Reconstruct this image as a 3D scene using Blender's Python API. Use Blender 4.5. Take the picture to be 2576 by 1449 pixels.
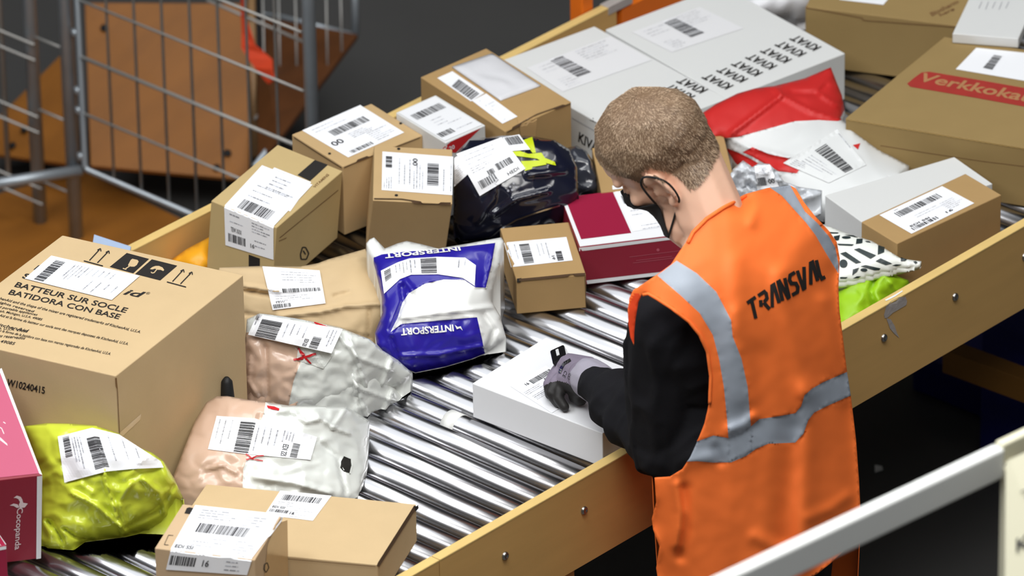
import bpy, bmesh, math, random
from mathutils import Vector, Matrix, noise
from mathutils.bvhtree import BVHTree
from mathutils.geometry import delaunay_2d_cdt

for _o in list(bpy.data.objects):
    bpy.data.objects.remove(_o)
SC = bpy.context.scene
COL = SC.collection
rnd = random.Random(7)

# ------------------------------------------------------------------ camera
FPX, DIST, ZB = 18000.0, 12.86, 0.78          # focal length in px (2576 wide), distance, roller top
YAW, PITCH, ROLL = math.radians(47.5), math.radians(28.42), math.radians(-0.91)
fwd = Vector((math.cos(PITCH)*math.sin(YAW), math.cos(PITCH)*math.cos(YAW), -math.sin(PITCH)))
r0 = fwd.cross(Vector((0, 0, 1))).normalized(); u0 = r0.cross(fwd)
c_, s_ = math.cos(ROLL), math.sin(ROLL)
CR = c_*r0 + s_*u0; CU = -s_*r0 + c_*u0; CB = -fwd
CAM = Vector((0, 0, ZB)) - fwd*DIST
cd = bpy.data.cameras.new('camera'); cam = bpy.data.objects.new('camera', cd); COL.objects.link(cam)
cam.matrix_world = Matrix((( CR.x, CU.x, CB.x, CAM.x), (CR.y, CU.y, CB.y, CAM.y), (CR.z, CU.z, CB.z, CAM.z), (0, 0, 0, 1)))
cd.sensor_width = 36.0; cd.lens = FPX/2576*36.0; cd.clip_end = 100
cd.dof.use_dof = True; cd.dof.focus_distance = 12.35; cd.dof.aperture_fstop = 4.8
SC.camera = cam

# ------------------------------------------------------------------ world, lights, exposure
SC.view_settings.view_transform = 'Standard'; SC.view_settings.look = 'None'
SC.view_settings.gamma = 1.0; SC.view_settings.use_curve_mapping = False
SC.view_settings.exposure = -0.12
SC.cycles.use_denoising = True
SC.cycles.max_bounces = 6
W = bpy.data.worlds.new('world'); SC.world = W; W.use_nodes = True
W.node_tree.nodes['Background'].inputs[0].default_value = (0.86, 0.92, 1.0, 1)
W.node_tree.nodes['Background'].inputs[1].default_value = 0.16
def area(name, loc, target, sx, sy, power, col=(1, 1, 1)):
    l = bpy.data.lights.new(name, 'AREA'); l.shape = 'RECTANGLE'; l.size = sx; l.size_y = sy
    l.energy = power; l.color = col
    o = bpy.data.objects.new(name, l); COL.objects.link(o); o.location = loc
    d = Vector(target) - Vector(loc)
    o.rotation_euler = d.to_track_quat('-Z', 'Y').to_euler(); return o
area('hall_and_fill_light', (-1.5, -1.5, 4.0), (-0.6, -0.1, 0.8), 2.4, 0.9, 72, (1, 0.985, 0.95))
area('hall_and_fill_light', (-2.7, 0.7, 4.0), (-0.7, 0.0, 0.8), 2.8, 0.9, 72, (0.97, 0.985, 1))
area('hall_and_fill_light', (1.4, -0.6, 4.6), (0.9, 0.1, 0.7), 2.0, 0.4, 17, (1, 0.985, 0.95))
area('hall_and_fill_light', (-3.4, -4.4, 5.6), (-1.1, -1.4, 1.1), 2.4, 0.8, 58, (1, 0.99, 0.97))  # added fill lamp, unseen: brightens the handrail and the worker's back
area('hall_and_fill_light', (-1.0, -1.0, 9.0), (-1.0, -1.0, 0.0), 9.0, 9.0, 540, (0.95, 0.98, 1))  # added overhead fill panel, unseen: makes up for ambient light the walls block

# ------------------------------------------------------------------ helpers
def ray(x, y):
    return CR*((x-1288)/FPX) + CU*(-(y-724.5)/FPX) - CB
def at(x, y, h):                    # pixel -> point at height h above the floor
    d = ray(x, y); return CAM + d*((h-CAM.z)/d.z)
def atb(x, y, h):                   # height above the rollers
    return at(x, y, ZB+h)
def atY(x, y, Y):
    d = ray(x, y); return CAM + d*((Y-CAM.y)/d.y)
def atX(x, y, X):
    d = ray(x, y); return CAM + d*((X-CAM.x)/d.x)
def atd(x, y, t):
    return CAM + ray(x, y)*t
def topx(P):
    q = P-CAM; t = q.dot(fwd)
    return (1288+FPX*q.dot(CR)/t, 724.5-FPX*q.dot(CU)/t, t)

MATS = {}
def mat(name, col, rough=0.6, metal=0.0, bump=0.0, bscale=40, var=0.0, vscale=6, coat=0.0, detail=4, stretch=None, spec=None, trans=0.0, dist=0.002):
    if name in MATS: return MATS[name]
    m = bpy.data.materials.new(name); m.use_nodes = True; nt = m.node_tree; b = nt.nodes['Principled BSDF']
    b.inputs['Base Color'].default_value = (*col, 1); b.inputs['Roughness'].default_value = rough
    b.inputs['Metallic'].default_value = metal
    if coat: b.inputs['Coat Weight'].default_value = coat; b.inputs['Coat Roughness'].default_value = 0.12
    if spec is not None: b.inputs['Specular IOR Level'].default_value = spec
    if trans: b.inputs['Transmission Weight'].default_value = trans
    tc = nt.nodes.new('ShaderNodeTexCoord'); src = tc.outputs['Object']
    if stretch:
        mp = nt.nodes.new('ShaderNodeMapping'); nt.links.new(src, mp.inputs[0]); mp.inputs['Scale'].default_value = stretch; src = mp.outputs[0]
    if var:
        n = nt.nodes.new('ShaderNodeTexNoise'); n.inputs['Scale'].default_value = vscale; n.inputs['Detail'].default_value = detail
        nt.links.new(src, n.inputs['Vector'])
        mx = nt.nodes.new('ShaderNodeMix'); mx.data_type = 'RGBA'
        mx.inputs['A'].default_value = (*[max(0, c*(1-var)) for c in col], 1)
        mx.inputs['B'].default_value = (*[min(1, c*(1+var)) for c in col], 1)
        nt.links.new(n.outputs['Fac'], mx.inputs['Factor']); nt.links.new(mx.outputs['Result'], b.inputs['Base Color'])
    if bump:
        n = nt.nodes.new('ShaderNodeTexNoise'); n.inputs['Scale'].default_value = bscale; n.inputs['Detail'].default_value = detail
        nt.links.new(src, n.inputs['Vector'])
        bp = nt.nodes.new('ShaderNodeBump'); bp.inputs['Strength'].default_value = bump; bp.inputs['Distance'].default_value = dist
        nt.links.new(n.outputs['Fac'], bp.inputs['Height']); nt.links.new(bp.outputs[0], b.inputs['Normal'])
    MATS[name] = m; return m
def L(r, g, b):                     # sRGB 0-255 -> linear
    f = lambda c: (c/255/12.92) if c/255 <= 0.04045 else ((c/255+0.055)/1.055)**2.4
    return (f(r), f(g), f(b))

def link(name, verts, faces, mats, fm=None, parent=None, smooth=False):
    """one mesh object; verts in world space, stored relative to the parent's place"""
    o_ = parent.matrix_world.translation if parent is not None and parent.get('_o') is None else Vector((0, 0, 0))
    if parent is not None: o_ = Vector(parent['_o'])
    me = bpy.data.meshes.new(name)
    base = Vector((0, 0, 0))
    if parent is None and verts:
        xs = [v[0] for v in verts]; ys = [v[1] for v in verts]; zs = [v[2] for v in verts]
        base = Vector(((min(xs)+max(xs))/2, (min(ys)+max(ys))/2, min(zs)))
    off = o_ if parent is not None else base
    me.from_pydata([tuple(Vector(v)-off) for v in verts], [], [tuple(f) for f in faces])
    if not isinstance(mats, (list, tuple)): mats = [mats]
    for m in mats: me.materials.append(m)
    if fm:
        for p, i in zip(me.polygons, fm): p.material_index = i
    if smooth:
        for p in me.polygons: p.use_smooth = True
    me.update()
    o = bpy.data.objects.new(name, me); COL.objects.link(o)
    if parent is not None:
        o.parent = parent
        o['_o'] = tuple(o_)
    else:
        o.location = base; o['_o'] = tuple(base)
    return o
def thing(name, label, cat, loc, group=None):
    o = bpy.data.objects.new(name, None); COL.objects.link(o); o.location = loc; o['_o'] = tuple(loc)
    o.empty_display_size = 0.05
    o['label'] = label; o['category'] = cat
    if group: o['group'] = group
    return o
def tag(o, label, cat, group=None):
    o['label'] = label; o['category'] = cat
    if group: o['group'] = group
    return o
def struct(o):
    o['kind'] = 'structure'; return o

class MB:                            # mesh builder in world space
    def __init__(s): s.v = []; s.f = []; s.m = []
    def add(s, vs, fs, m=0):
        k = len(s.v); s.v += [Vector(v) for v in vs]; s.f += [[i+k for i in f] for f in fs]; s.m += [m]*len(fs); return s
    def box(s, lo, hi, m=0):
        (a, b, c), (d, e, f) = lo, hi
        return s.add([(a, b, c), (d, b, c), (d, e, c), (a, e, c), (a, b, f), (d, b, f), (d, e, f), (a, e, f)],
                     [(0, 3, 2, 1), (4, 5, 6, 7), (0, 1, 5, 4), (1, 2, 6, 5), (2, 3, 7, 6), (3, 0, 4, 7)], m)
    def hexa(s, bot, top, m=0):
        return s.add(list(bot)+list(top), [(0, 3, 2, 1), (4, 5, 6, 7), (0, 1, 5, 4), (1, 2, 6, 5), (2, 3, 7, 6), (3, 0, 4, 7)], m)
    def tube(s, pts, r, n=10, m=0, caps=True, r2=None):
        pts = [Vector(p) for p in pts]; k = len(s.v); up = None
        for i, p in enumerate(pts):
            t = (pts[min(i+1, len(pts)-1)]-pts[max(i-1, 0)]).normalized()
            if up is None or abs(up.dot(t)) > 0.99: up = Vector((0, 0, 1)) if abs(t.z) < 0.9 else Vector((1, 0, 0))
            a = (up - t*up.dot(t)).normalized(); b = t.cross(a); up = a
            rr = r if r2 is None else r+(r2-r)*i/(len(pts)-1)
            if isinstance(r, list): rr = r[i]
            for j in range(n):
                an = 2*math.pi*j/n; s.v.append(p+a*(rr*math.cos(an))+b*(rr*math.sin(an)))
        for i in range(len(pts)-1):
            for j in range(n):
                s.f.append([k+i*n+j, k+i*n+(j+1) % n, k+(i+1)*n+(j+1) % n, k+(i+1)*n+j]); s.m.append(m)
        if caps:
            s.f.append([k+j for j in reversed(range(n))]); s.m.append(m)
            s.f.append([k+(len(pts)-1)*n+j for j in range(n)]); s.m.append(m)
        return s
    def build(s, name, mats, parent=None, smooth=False):
        return link(name, s.v, s.f, mats, s.m, parent, smooth)
def bevel(o, w=0.0015, seg=2):
    md = o.modifiers.new('bevel', 'BEVEL'); md.width = w; md.segments = seg; md.limit_method = 'ANGLE'
    return o
def bvh_of(*objs):
    vs = []; fs = []
    for o in objs:
        off = Vector(o['_o']); k = len(vs)
        vs += [v.co+off for v in o.data.vertices]; fs += [[i+k for i in p.vertices] for p in o.data.polygons]
    return BVHTree.FromPolygons(vs, fs)
LASTT = [DIST]; LASTP = [None, None]; FACES = []
def cast(bvh, x, y, off=0.0, t0=None):
    d = ray(x, y); dn = d.normalized()
    h = bvh.ray_cast(CAM, dn)
    if h[0] is None:
        t = LASTT[0]
        if FACES:
            _, _, lp, ln_ = min(FACES, key=lambda q: (q[0]-x)**2+(q[1]-y)**2); den = dn.dot(ln_)
            return CAM+dn*((lp-CAM).dot(ln_)/den)+(ln_ if den < 0 else -ln_)*off
        if LASTP[0] is not None:
            lp, ln_ = LASTP[0], LASTP[1]; den = dn.dot(ln_)
            if abs(den) > .2:
                p = CAM+dn*((lp-CAM).dot(ln_)/den)
                nr = bvh.find_nearest(p)
                if nr[0] is not None and (nr[0]-p).length < .03: return p+(ln_ if den < 0 else -ln_)*off
        p = CAM+d*t; n = bvh.find_nearest(p)
        nn = n[1]
        den = dn.dot(nn)
        if abs(den) > 0.25:
            p = CAM+dn*((n[0]-CAM).dot(nn)/den)
            if (p-n[0]).length > 0.05: p = n[0]
        else: p = CAM + d*((n[0]-CAM).dot(fwd))
        if nn.dot(dn) > 0: nn = -nn
        return p+nn*off
    n = h[1]; LASTT[0] = (h[0]-CAM).dot(fwd); LASTP[0] = h[0]; LASTP[1] = n
    if n.dot(dn) > 0: n = -n
    return h[0]+n*off
def densify(poly, step):
    out = []
    for i, p in enumerate(poly):
        q = poly[(i+1) % len(poly)]; d = math.hypot(q[0]-p[0], q[1]-p[1]); n = max(1, int(d/step+0.5))
        for k in range(n):
            t = k/n; out.append(tuple(p[j]+(q[j]-p[j])*t for j in range(len(p))))
    return out
def inside(poly, x, y):
    c = False; j = len(poly)-1
    for i in range(len(poly)):
        a, b = poly[i], poly[j]
        if (a[1] > y) != (b[1] > y) and x < (b[0]-a[0])*(y-a[1])/(b[1]-a[1])+a[0]: c = not c
        j = i
    return c
def cdt(poly, step, lines=()):
    """triangulate a 2D polygon with a fine interior grid; lines = extra constraint polylines"""
    bd = densify([p[:2] for p in poly], step); n = len(bd)
    vs = [Vector(p) for p in bd]; ed = []
    for ln in lines:
        closed = ln[0] == ln[-1]
        if closed: d = densify(list(ln[:-1]), step)
        else:
            d = []
            for a, b in zip(ln[:-1], ln[1:]):
                m_ = max(1, int(math.hypot(b[0]-a[0], b[1]-a[1])/step+.5))
                d += [(a[0]+(b[0]-a[0])*i/m_, a[1]+(b[1]-a[1])*i/m_) for i in range(m_)]
            d.append(tuple(ln[-1]))
        k = len(vs); vs += [Vector(p[:2]) for p in d]
        ed += [(k+i, k+i+1) for i in range(len(d)-1)]
        if closed: ed.append((k+len(d)-1, k))
    xs = [p[0] for p in bd]; ys = [p[1] for p in bd]
    y = min(ys)+step*0.5; row = 0
    while y < max(ys):
        x = min(xs)+step*(0.5 if row % 2 else 0.0)
        while x < max(xs):
            if inside(bd, x, y):
                if min((x-p[0])**2+(y-p[1])**2 for p in bd) > (step*0.45)**2: vs.append(Vector((x, y)))
            x += step
        y += step*0.87; row += 1
    r = delaunay_2d_cdt(vs, ed, [list(range(n))], 1, 1e-4)
    V = [(v.x, v.y) for v in r[0]]
    T = []
    for f in r[2]:
        f = list(f)
        a, b, c = (V[i] for i in f[:3])
        cx, cy = (a[0]+b[0]+c[0])/3, (a[1]+b[1]+c[1])/3
        if not inside(bd, cx, cy): continue
        if (b[0]-a[0])*(c[1]-a[1])-(b[1]-a[1])*(c[0]-a[0]) > 0: f.reverse()    # y down -> flip to face the camera
        T.append(f)
    return V, T

# ---- things stuck or printed on a surface: follow the surface they lie on
def decal(name, bvh, poly, m, off=0.0006, step=10, parent=None, disp=None, smooth=False):
    V, T = cdt(poly, step)
    c = [cast(bvh, x, y, off) for x, y in V]
    return link(name, c, T, m, None, parent, smooth)
def rows_map(rows):
    def f(u, v):
        for i in range(len(rows)-1):
            l0, r0_, v0 = rows[i]; l1, r1, v1 = rows[i+1]
            if v <= v1 or i == len(rows)-2:
                t = (v-v0)/(v1-v0)
                lx, ly = l0[0]+(l1[0]-l0[0])*t, l0[1]+(l1[1]-l0[1])*t
                rx, ry = r0_[0]+(r1[0]-r0_[0])*t, r0_[1]+(r1[1]-r0_[1])*t
                return (lx+(rx-lx)*u, ly+(ry-ly)*u)
    return f
def quad(tl, tr, br, bl): return [(tl, tr, 0.0), (bl, br, 1.0)]
TXT = {}
def text_geo(s, bold=0.0, shear=0.0):
    k = (s, bold, shear)
    if k in TXT: return TXT[k]
    cu = bpy.data.curves.new('t', 'FONT'); cu.body = s; cu.offset = bold; cu.shear = shear; cu.resolution_u = 3
    o = bpy.data.objects.new('t', cu); COL.objects.link(o); bpy.context.view_layer.update()
    me = bpy.data.meshes.new_from_object(o.evaluated_get(bpy.context.evaluated_depsgraph_get()))
    vs = [(v.co.x, v.co.y) for v in me.vertices]; fs = [list(p.vertices) for p in me.polygons]
    bpy.data.objects.remove(o); bpy.data.curves.remove(cu); bpy.data.meshes.remove(me)
    x0 = min(v[0] for v in vs); x1 = max(v[0] for v in vs); y0 = min(0.0, min(v[1] for v in vs)); y1 = max(v[1] for v in vs)
    TXT[k] = ([((x-x0)/(x1-x0), 1-(y-y0)/(y1-y0)) for x, y in vs], fs); return TXT[k]
def put(mb, bvh, f, vs, fs, off, m=0):
    mb.add([cast(bvh, *f(*v), off) for v in vs], fs, m)
def text_on(name, bvh, s, q, m, parent, bold=0.0, shear=0.0, off=0.0008):
    vs, fs = text_geo(s, bold, shear); f = rows_map(quad(*q)); mb = MB(); put(mb, bvh, f, vs, fs, off)
    return mb.build(name, m, parent)
def strokes_on(name, bvh, segs, w, m, parent, off=0.0008, step=6):
    """thick pixel-space polylines laid on a surface"""
    mb = MB()
    for pl in segs:
        for a, b in zip(pl[:-1], pl[1:]):
            d = math.hypot(b[0]-a[0], b[1]-a[1]); n = max(1, int(d/step)); nx, ny = -(b[1]-a[1])/d*w/2, (b[0]-a[0])/d*w/2
            V = []; Fc = []
            for k in range(n+1):
                t = k/n; x, y = a[0]+(b[0]-a[0])*t, a[1]+(b[1]-a[1])*t
                V += [cast(bvh, x+nx, y+ny, off), cast(bvh, x-nx, y-ny, off)]
                if k: Fc.append([2*k-2, 2*k, 2*k+1, 2*k-1])
            mb.add(V, Fc)
    return mb.build(name, m, parent)
M_PAPER = mat('label_paper', L(243, 244, 248), 0.5)
M_INK = mat('print_ink', L(38, 38, 42), 0.6)
M_GREY = mat('print_grey', L(150, 151, 158), 0.6)
M_TINT = mat('print_tint', L(196, 198, 206), 0.6)
def shipping(name, objs, rows, parent, seed=1, bars=((.14, .36, .86, .5),), small=((.06, .88, .46, .95),), lines=None, texts=(), step=9, off=0.0008, paper=None, rot=0, blank=False, soft=False):
    """paper label following the surface: white sheet, barcodes, thin print lines"""
    R = random.Random(seed); bvh = bvh_of(*objs) if isinstance(objs, (list, tuple)) else bvh_of(objs)
    f = rows_map(rows)
    outline = [rows[0][0], rows[0][1]]+[r[1] for r in rows[1:]]+[r[0] for r in reversed(rows[1:])]
    V, T = cdt(outline, step, [(r[0], r[1]) for r in rows[1:-1]])
    del FACES[:]
    if not soft:
        for i in range(9):
            for j in range(9):
                x, y = f(.06+.11*i, .06+.11*j); h = bvh.ray_cast(CAM, ray(x, y).normalized())
                if h[0] is not None: FACES.append((x, y, h[0], h[1]))
        ref = max(abs(q[3].dot(CB)) for q in FACES) if FACES else 0
    c = [cast(bvh, x, y, off) for x, y in V]
    del FACES[:]
    if soft:                       # stiff paper bridges the small wrinkles
        dd = [(p-CAM).dot(fwd) for p in c]; nb = [set() for _ in c]
        for t in T:
            for i, j in ((0, 1), (1, 2), (2, 0)): nb[t[i]].add(t[j]); nb[t[j]].add(t[i])
        raw = list(dd)
        for _ in range(5): dd = [.4*dd[i]+.6*sum(dd[j] for j in nb[i])/max(1, len(nb[i])) for i in range(len(dd))]
        sh = max(dd[i]-raw[i] for i in range(len(dd)))*.6
        dd = [min(dd[i]-sh*.5, raw[i]-.0002) for i in range(len(dd))]
        for _ in range(2): dd = [min(.5*dd[i]+.5*sum(dd[j] for j in nb[i])/max(1, len(nb[i])), raw[i]-.0002) for i in range(len(dd))]
        c = [CAM+ray(*V[i])*dd[i] for i in range(len(V))]
    pb = BVHTree.FromPolygons(c, T)
    mb = MB(); mb.add(c, T, 0)
    def rect(a, b, cc, d, m):
        q0, q1, q2 = f(a, b), f(cc, b), f(a, d); st_ = 5 if soft else 14
        nu = max(1, int(math.hypot(q1[0]-q0[0], q1[1]-q0[1])/st_)); nv = max(1, int(math.hypot(q2[0]-q0[0], q2[1]-q0[1])/st_)); vs = []; fs = []
        for j in range(nv+1):
            for i in range(nu+1): vs.append((a+(cc-a)*i/nu, b+(d-b)*j/nv))
        for j in range(nv):
            for i in range(nu): k = j*(nu+1)+i; fs.append([k, k+nu+1, k+nu+2, k+1])
        put(mb, pb, f, vs, fs, 0.0007 if soft else 0.0004, m)
    if not blank:
        for (a, b, cc, d) in list(bars)+list(small):
            x = a; w = (cc-a)/(58 if (cc-a) > .5 else 34)
            while x < cc-w:
                bw = w*R.choice((.6, .6, 1.1, 1.1, 1.9)); rect(x, b, min(cc, x+bw), d, 1); x += bw+w*R.choice((.5, .6, 1.0, 1.5))
        for (a, b, cc, d, n) in (lines if lines is not None else ((.08, .05, .5, .2, 4), (.08, .24, .75, .32, 3), (.1, .55, .6, .68, 4), (.65, .58, .92, .84, 6), (.08, .72, .45, .8, 2))):
            for k in range(n):
                y = b+(d-b)*k/max(1, n-1) if n > 1 else b; x = a; h = 0.008+R.random()*.006; e = a+(cc-a)*(0.5+R.random()*.5)
                while x < e:
                    ww = 0.02+R.random()*.06; rect(x, y, min(e, x+ww), y+h, 2 if R.random() < .6 else 3); x += ww+.012
        for (s, a, b, cc, d) in texts:
            vs, fs = text_geo(s, 0.01); put(mb, pb, lambda u, v: f(a+(cc-a)*u, b+(d-b)*v), vs, fs, 0.0009, 1)
    return mb.build(name, [paper or M_PAPER, M_INK, M_GREY, M_TINT], parent)

# ---- boxes: three top corners (pixel + height over the rollers) and a height
M_EDGE = mat('cardboard_edge', L(120, 88, 52), 0.85)
def card(name, rgb): return mat(name, L(*rgb), 0.82, 0, 0.25, 260, 0.07, 14, spec=0.25, dist=0.0006)
def boxshape(A, B, Cc, h=None, down=None):
    """A near corner, B and C its neighbours on the top, each (px,py,h)"""
    a, b, c = atb(*A), atb(*B), atb(*Cc); d = b+c-a
    n = (b-a).cross(c-a).normalized()
    if n.z < 0: n = -n
    dv = (atb(*down)-a) if down else -n*h
    return a, b, c, d, dv
def parcel(name, label, cat, A, B, Cc, m, h=None, down=None, part='box_body', group=None, lidgap=False, bev=0.0016, wob=0.0):
    a, b, c, d, dv = boxshape(A, B, Cc, h, down)
    cen = (b+c)/2+dv
    t = thing(name, label, cat, cen, group)
    mb = MB()
    if (b-a).cross(c-a).z > 0: q = [a, b, d, c]
    else: q = [a, c, d, b]
    mb.hexa([p+dv for p in q], q)
    o = mb.build(part, m, t); bevel(o, bev)
    return t, o, (a, b, c, d, dv)
def tapestrip(name, o, poly, parent, m=None, off=0.0004):
    return decal(name, bvh_of(o), poly, m or MATS['clear_tape'], off, 12, parent)
M_TAPE = mat('clear_tape', L(196, 160, 112), 0.22, var=0.05, vscale=30)

# ---- soft bags: traced outline with a height at every point, inflated between
def softbag(part, outline, mats, parent, regions=(), bulge=0.05, step=7, wr=0.0022, wf=0.02, seed=3, lines=(), creases=(), amp2=0.0, floor_h=0.003, capz=None, hang=9):
    lns = [tuple(p)+(p[0],) for p, _ in regions]+list(lines)
    V, T = cdt([p[:2] for p in outline], step, lns)
    od = densify(outline, step)
    key = {(round(p[0], 2), round(p[1], 2)): p[2] for p in od}
    n = len(V); z = [0.0]*n; fixed = [False]*n
    from collections import Counter
    ec = Counter()
    for t in T:
        for a, b in ((t[0], t[1]), (t[1], t[2]), (t[2], t[0])): ec[(min(a, b), max(a, b))] += 1
    bedge = [e for e, k in ec.items() if k == 1]; bset = set(i for e in bedge for i in e)
    nb = [set() for _ in range(n)]
    for (a, b) in ec: nb[a].add(b); nb[b].add(a)
    for i in range(n):
        if i in bset:
            x, y = V[i]; best = min(od, key=lambda p: (p[0]-x)**2+(p[1]-y)**2); z[i] = best[2]; fixed[i] = True
    mean = sum(z[i] for i in bset)/max(1, len(bset)); w = [0.0]*n
    for i in range(n):
        if not fixed[i]: z[i] = mean
    nbl = [list(s) for s in nb]
    for it in range(160):
        for i in (range(n) if it % 2 == 0 else range(n-1, -1, -1)):
            if not fixed[i] and nbl[i]:
                k = len(nbl[i]); z[i] += 1.6*(sum(z[j] for j in nbl[i])/k - z[i]); w[i] += 1.6*(sum(w[j] for j in nbl[i])/k+0.01 - w[i])
    mw = max(w) or 1
    P = []
    for i, (x, y) in enumerate(V):
        t = w[i]/mw; zz = z[i]+bulge*(t**0.55 if t > 0 else 0)
        q = Vector((x*wf, y*wf, seed*7.3))
        e = min(1.0, t*6)
        rid = abs(noise.noise(q))+0.22*abs(noise.noise(q*2.1+Vector((9, 2, 1))))
        fd_, _ = noise.voronoi(Vector((x*wf*.9+.5*noise.noise(q*.8), y*wf*1.25+.5*noise.noise(q*.8+Vector((5, 5, 5))), seed*3.1)))
        zz += e*wr*((1.0-2.4*rid)*.6+(min(.55, fd_[1]-fd_[0])-.25)*.85)
        if amp2: zz += e*amp2*noise.noise(q*5.5)
        for (pl, wid, amt) in creases:
            dm = 1e9
            for a, b in zip(pl[:-1], pl[1:]):
                dx, dy = b[0]-a[0], b[1]-a[1]; tt = max(0, min(1, ((x-a[0])*dx+(y-a[1])*dy)/(dx*dx+dy*dy)))
                dm = min(dm, math.hypot(x-a[0]-dx*tt, y-a[1]-dy*tt))
            zz += .75*amt*max(0.0, 1-dm/wid)**1.35*min(1, t*12+.15)
        if capz: zz = min(zz, capz)
        P.append(atb(x, y, max(floor_h, zz)))
    fm = []
    for t in T:
        cx = sum(V[i][0] for i in t)/3; cy = sum(V[i][1] for i in t)/3; k = 0
        for poly, mi in regions:
            if inside([p for p in poly], cx, cy): k = mi
        fm.append(k)
    # underside and hidden sides: straight down to the surface it lies on
    base = ZB+floor_h*0.5
    nn = n; Pl = [Vector((p.x, p.y, min(max(base, p.z-hang), p.z-0.001))) for p in P]
    vs = P+Pl; fs = list(T)+[[i+nn for i in reversed(t)] for t in T]; fm2 = fm+fm
    dirs = set()
    for t in T:
        for a, b in ((t[0], t[1]), (t[1], t[2]), (t[2], t[0])): dirs.add((a, b))
    for (a, b) in bedge:
        if (a, b) in dirs: a, b = a, b
        else: a, b = b, a
        fs.append([b, a, a+nn, b+nn]); fm2.append(0)
    o = link(part, vs, fs, mats, fm2, parent, True)
    o['_top'] = n
    return o
def top_bvh(o):
    off = Vector(o['_o']); n = o['_top']
    vs = [v.co+off for v in o.data.vertices]; fs = [list(p.vertices) for p in o.data.polygons if all(i < n for i in p.vertices)]
    return BVHTree.FromPolygons(vs, fs)
def cen(pts, h=0.0):
    x = sum(p[0] for p in pts)/len(pts); y = sum(p[1] for p in pts)/len(pts); return atb(x, y, h)
def H(pts, *hs):                      # attach heights to outline points
    return [(p[0], p[1], h) for p, h in zip(pts, hs)]
# ------------------------------------------------------------------ materials
M_FLOOR = mat('floor_concrete', L(72, 71, 70), 0.6, 0, 0.15, 30, 0.3, 1.2, detail=8)
M_CONC2 = mat('wall_paint', L(150, 150, 148), 0.8)
M_PLY = mat('plywood', L(206, 164, 100), 0.5, 0, 0.08, 90, 0.10, 5, stretch=(1, 8, 9), coat=0.15)
M_PLYEDGE = mat('plywood_edge', L(218, 186, 118), 0.6, 0, 0.3, 60, 0.14, 40, stretch=(0.3, 1, 30))
M_PLYR = mat('red_plywood', L(148, 92, 28), 0.55, 0, 0.05, 60, 0.35, 3, stretch=(1, 5, 3), detail=6)
M_PLYD = mat('dark_plywood', L(92, 52, 20), 0.55, 0, 0.05, 60, 0.45, 4, stretch=(1, 5, 3), detail=6)
M_STEEL = mat('roller_steel', (0.45, 0.45, 0.47), 0.23, 1.0, 0.05, 60, 0.10, 9, stretch=(14, 0.8, 14), detail=4, dist=0.0004)
M_ZINC = mat('zinc_tube', (0.42, 0.46, 0.50), 0.42, 0.6, 0, 0, 0.15, 20)
M_WIRE = mat('mesh_wire', (0.40, 0.39, 0.37), 0.5, 0.4)
M_BOLT = mat('bolt_steel', (0.45, 0.44, 0.42), 0.3, 1.0)
M_BLACK = mat('black_rubber', L(18, 18, 20), 0.6)
M_ORANGEP = mat('orange_paint', L(228, 112, 22), 0.45)

# ------------------------------------------------------------------ setting
mb = MB(); mb.box((-9, -9, -0.1), (12, 12, 0.0)); struct(mb.build('floor', M_FLOOR))
for nm, lo, hi in (('wall_left', (-9.2, -9, 0), (-9, 12, 9.2)), ('wall_right', (12, -9, 0), (12.2, 12, 9.2)), ('wall_back', (-9, 12, 0), (12, 12.2, 9.2)), ('wall_front', (-9, -9.2, 0), (12, -9, 9.2)), ('ceiling', (-9.2, -9.2, 9.2), (12.2, 12.2, 9.4))):
    mb = MB(); mb.box(lo, hi); struct(mb.build(nm, M_CONC2))

# ------------------------------------------------------------------ roller conveyor
X0, X1 = -2.3, 3.2
YN, YF = -0.612, 0.527               # inner faces of the plywood sides
conv = thing('roller_conveyor', 'long conveyor of bright steel rollers between two plywood side boards', 'conveyor', (0.4, 0, 0))
def board(name, y0, y1, xa, xb, z0=0.678, z1=0.85):
    mb = MB(); mb.box((xa, y0, z0), (xb, y1, z1-0.0012), 0); mb.box((xa, y0-.0004, z1-.004), (xb, y1+.0004, z1), 1)
    return bevel(mb.build(name, [M_PLY, M_PLYEDGE], conv), 0.0008, 1)
xs_seam = at(1102, 1406, .85).x
near = board('side_board', YN-0.019, YN, xs_seam+0.0008, X1)
near2 = board('side_board', YN-0.019, YN, X0, xs_seam-0.0008)
far = board('side_board', YF, YF+0.019, X0, 0.885)
# far board beyond the orange post is an orange painted beam
mb = MB(); mb.box((0.90, YF+.0, 0.74), (X1, YF+0.03, 0.83)); mb.build('side_beam', M_ORANGEP, conv)
PITCH_R, RR = 0.0530, 0.0242
k = 0; x = -2.2
rg = []
xr0 = -0.406 - 40*PITCH_R
k = 0
while True:
    x = xr0 + k*PITCH_R
    if x > 2.75: break
    if x > -1.75:
        mb = MB(); mb.tube([(x, YN-0.0005+.004, ZB-RR), (x, YF-0.004, ZB-RR)], RR, 40)
        o = mb.build('roller', M_STEEL, conv, True)
        for p in o.data.polygons:
            if len(p.vertices) > 4: p.use_smooth = False
    k += 1
# frame rails under the roller ends, legs, cross beams
for y in (YN+0.012, YF-0.012):
    mb = MB(); mb.box((X0, y-0.012, 0.70), (X1, y+0.012, 0.728)); mb.build('frame_rail', M_ZINC, conv)
for xl in (-1.55, 0.62-1.17, 1.62):
    for y in (YN+0.03, YF-0.03):
        mb = MB(); mb.box((xl-.03, y-.03, 0.0), (xl+.03, y+.03, 0.70)); bevel(mb.build('leg', M_PLY, conv), .003)
    mb = MB(); mb.box((xl-.025, YN+.061, 0.30), (xl+.025, YF-.061, 0.37)); mb.build('cross_beam', M_PLY, conv)
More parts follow.
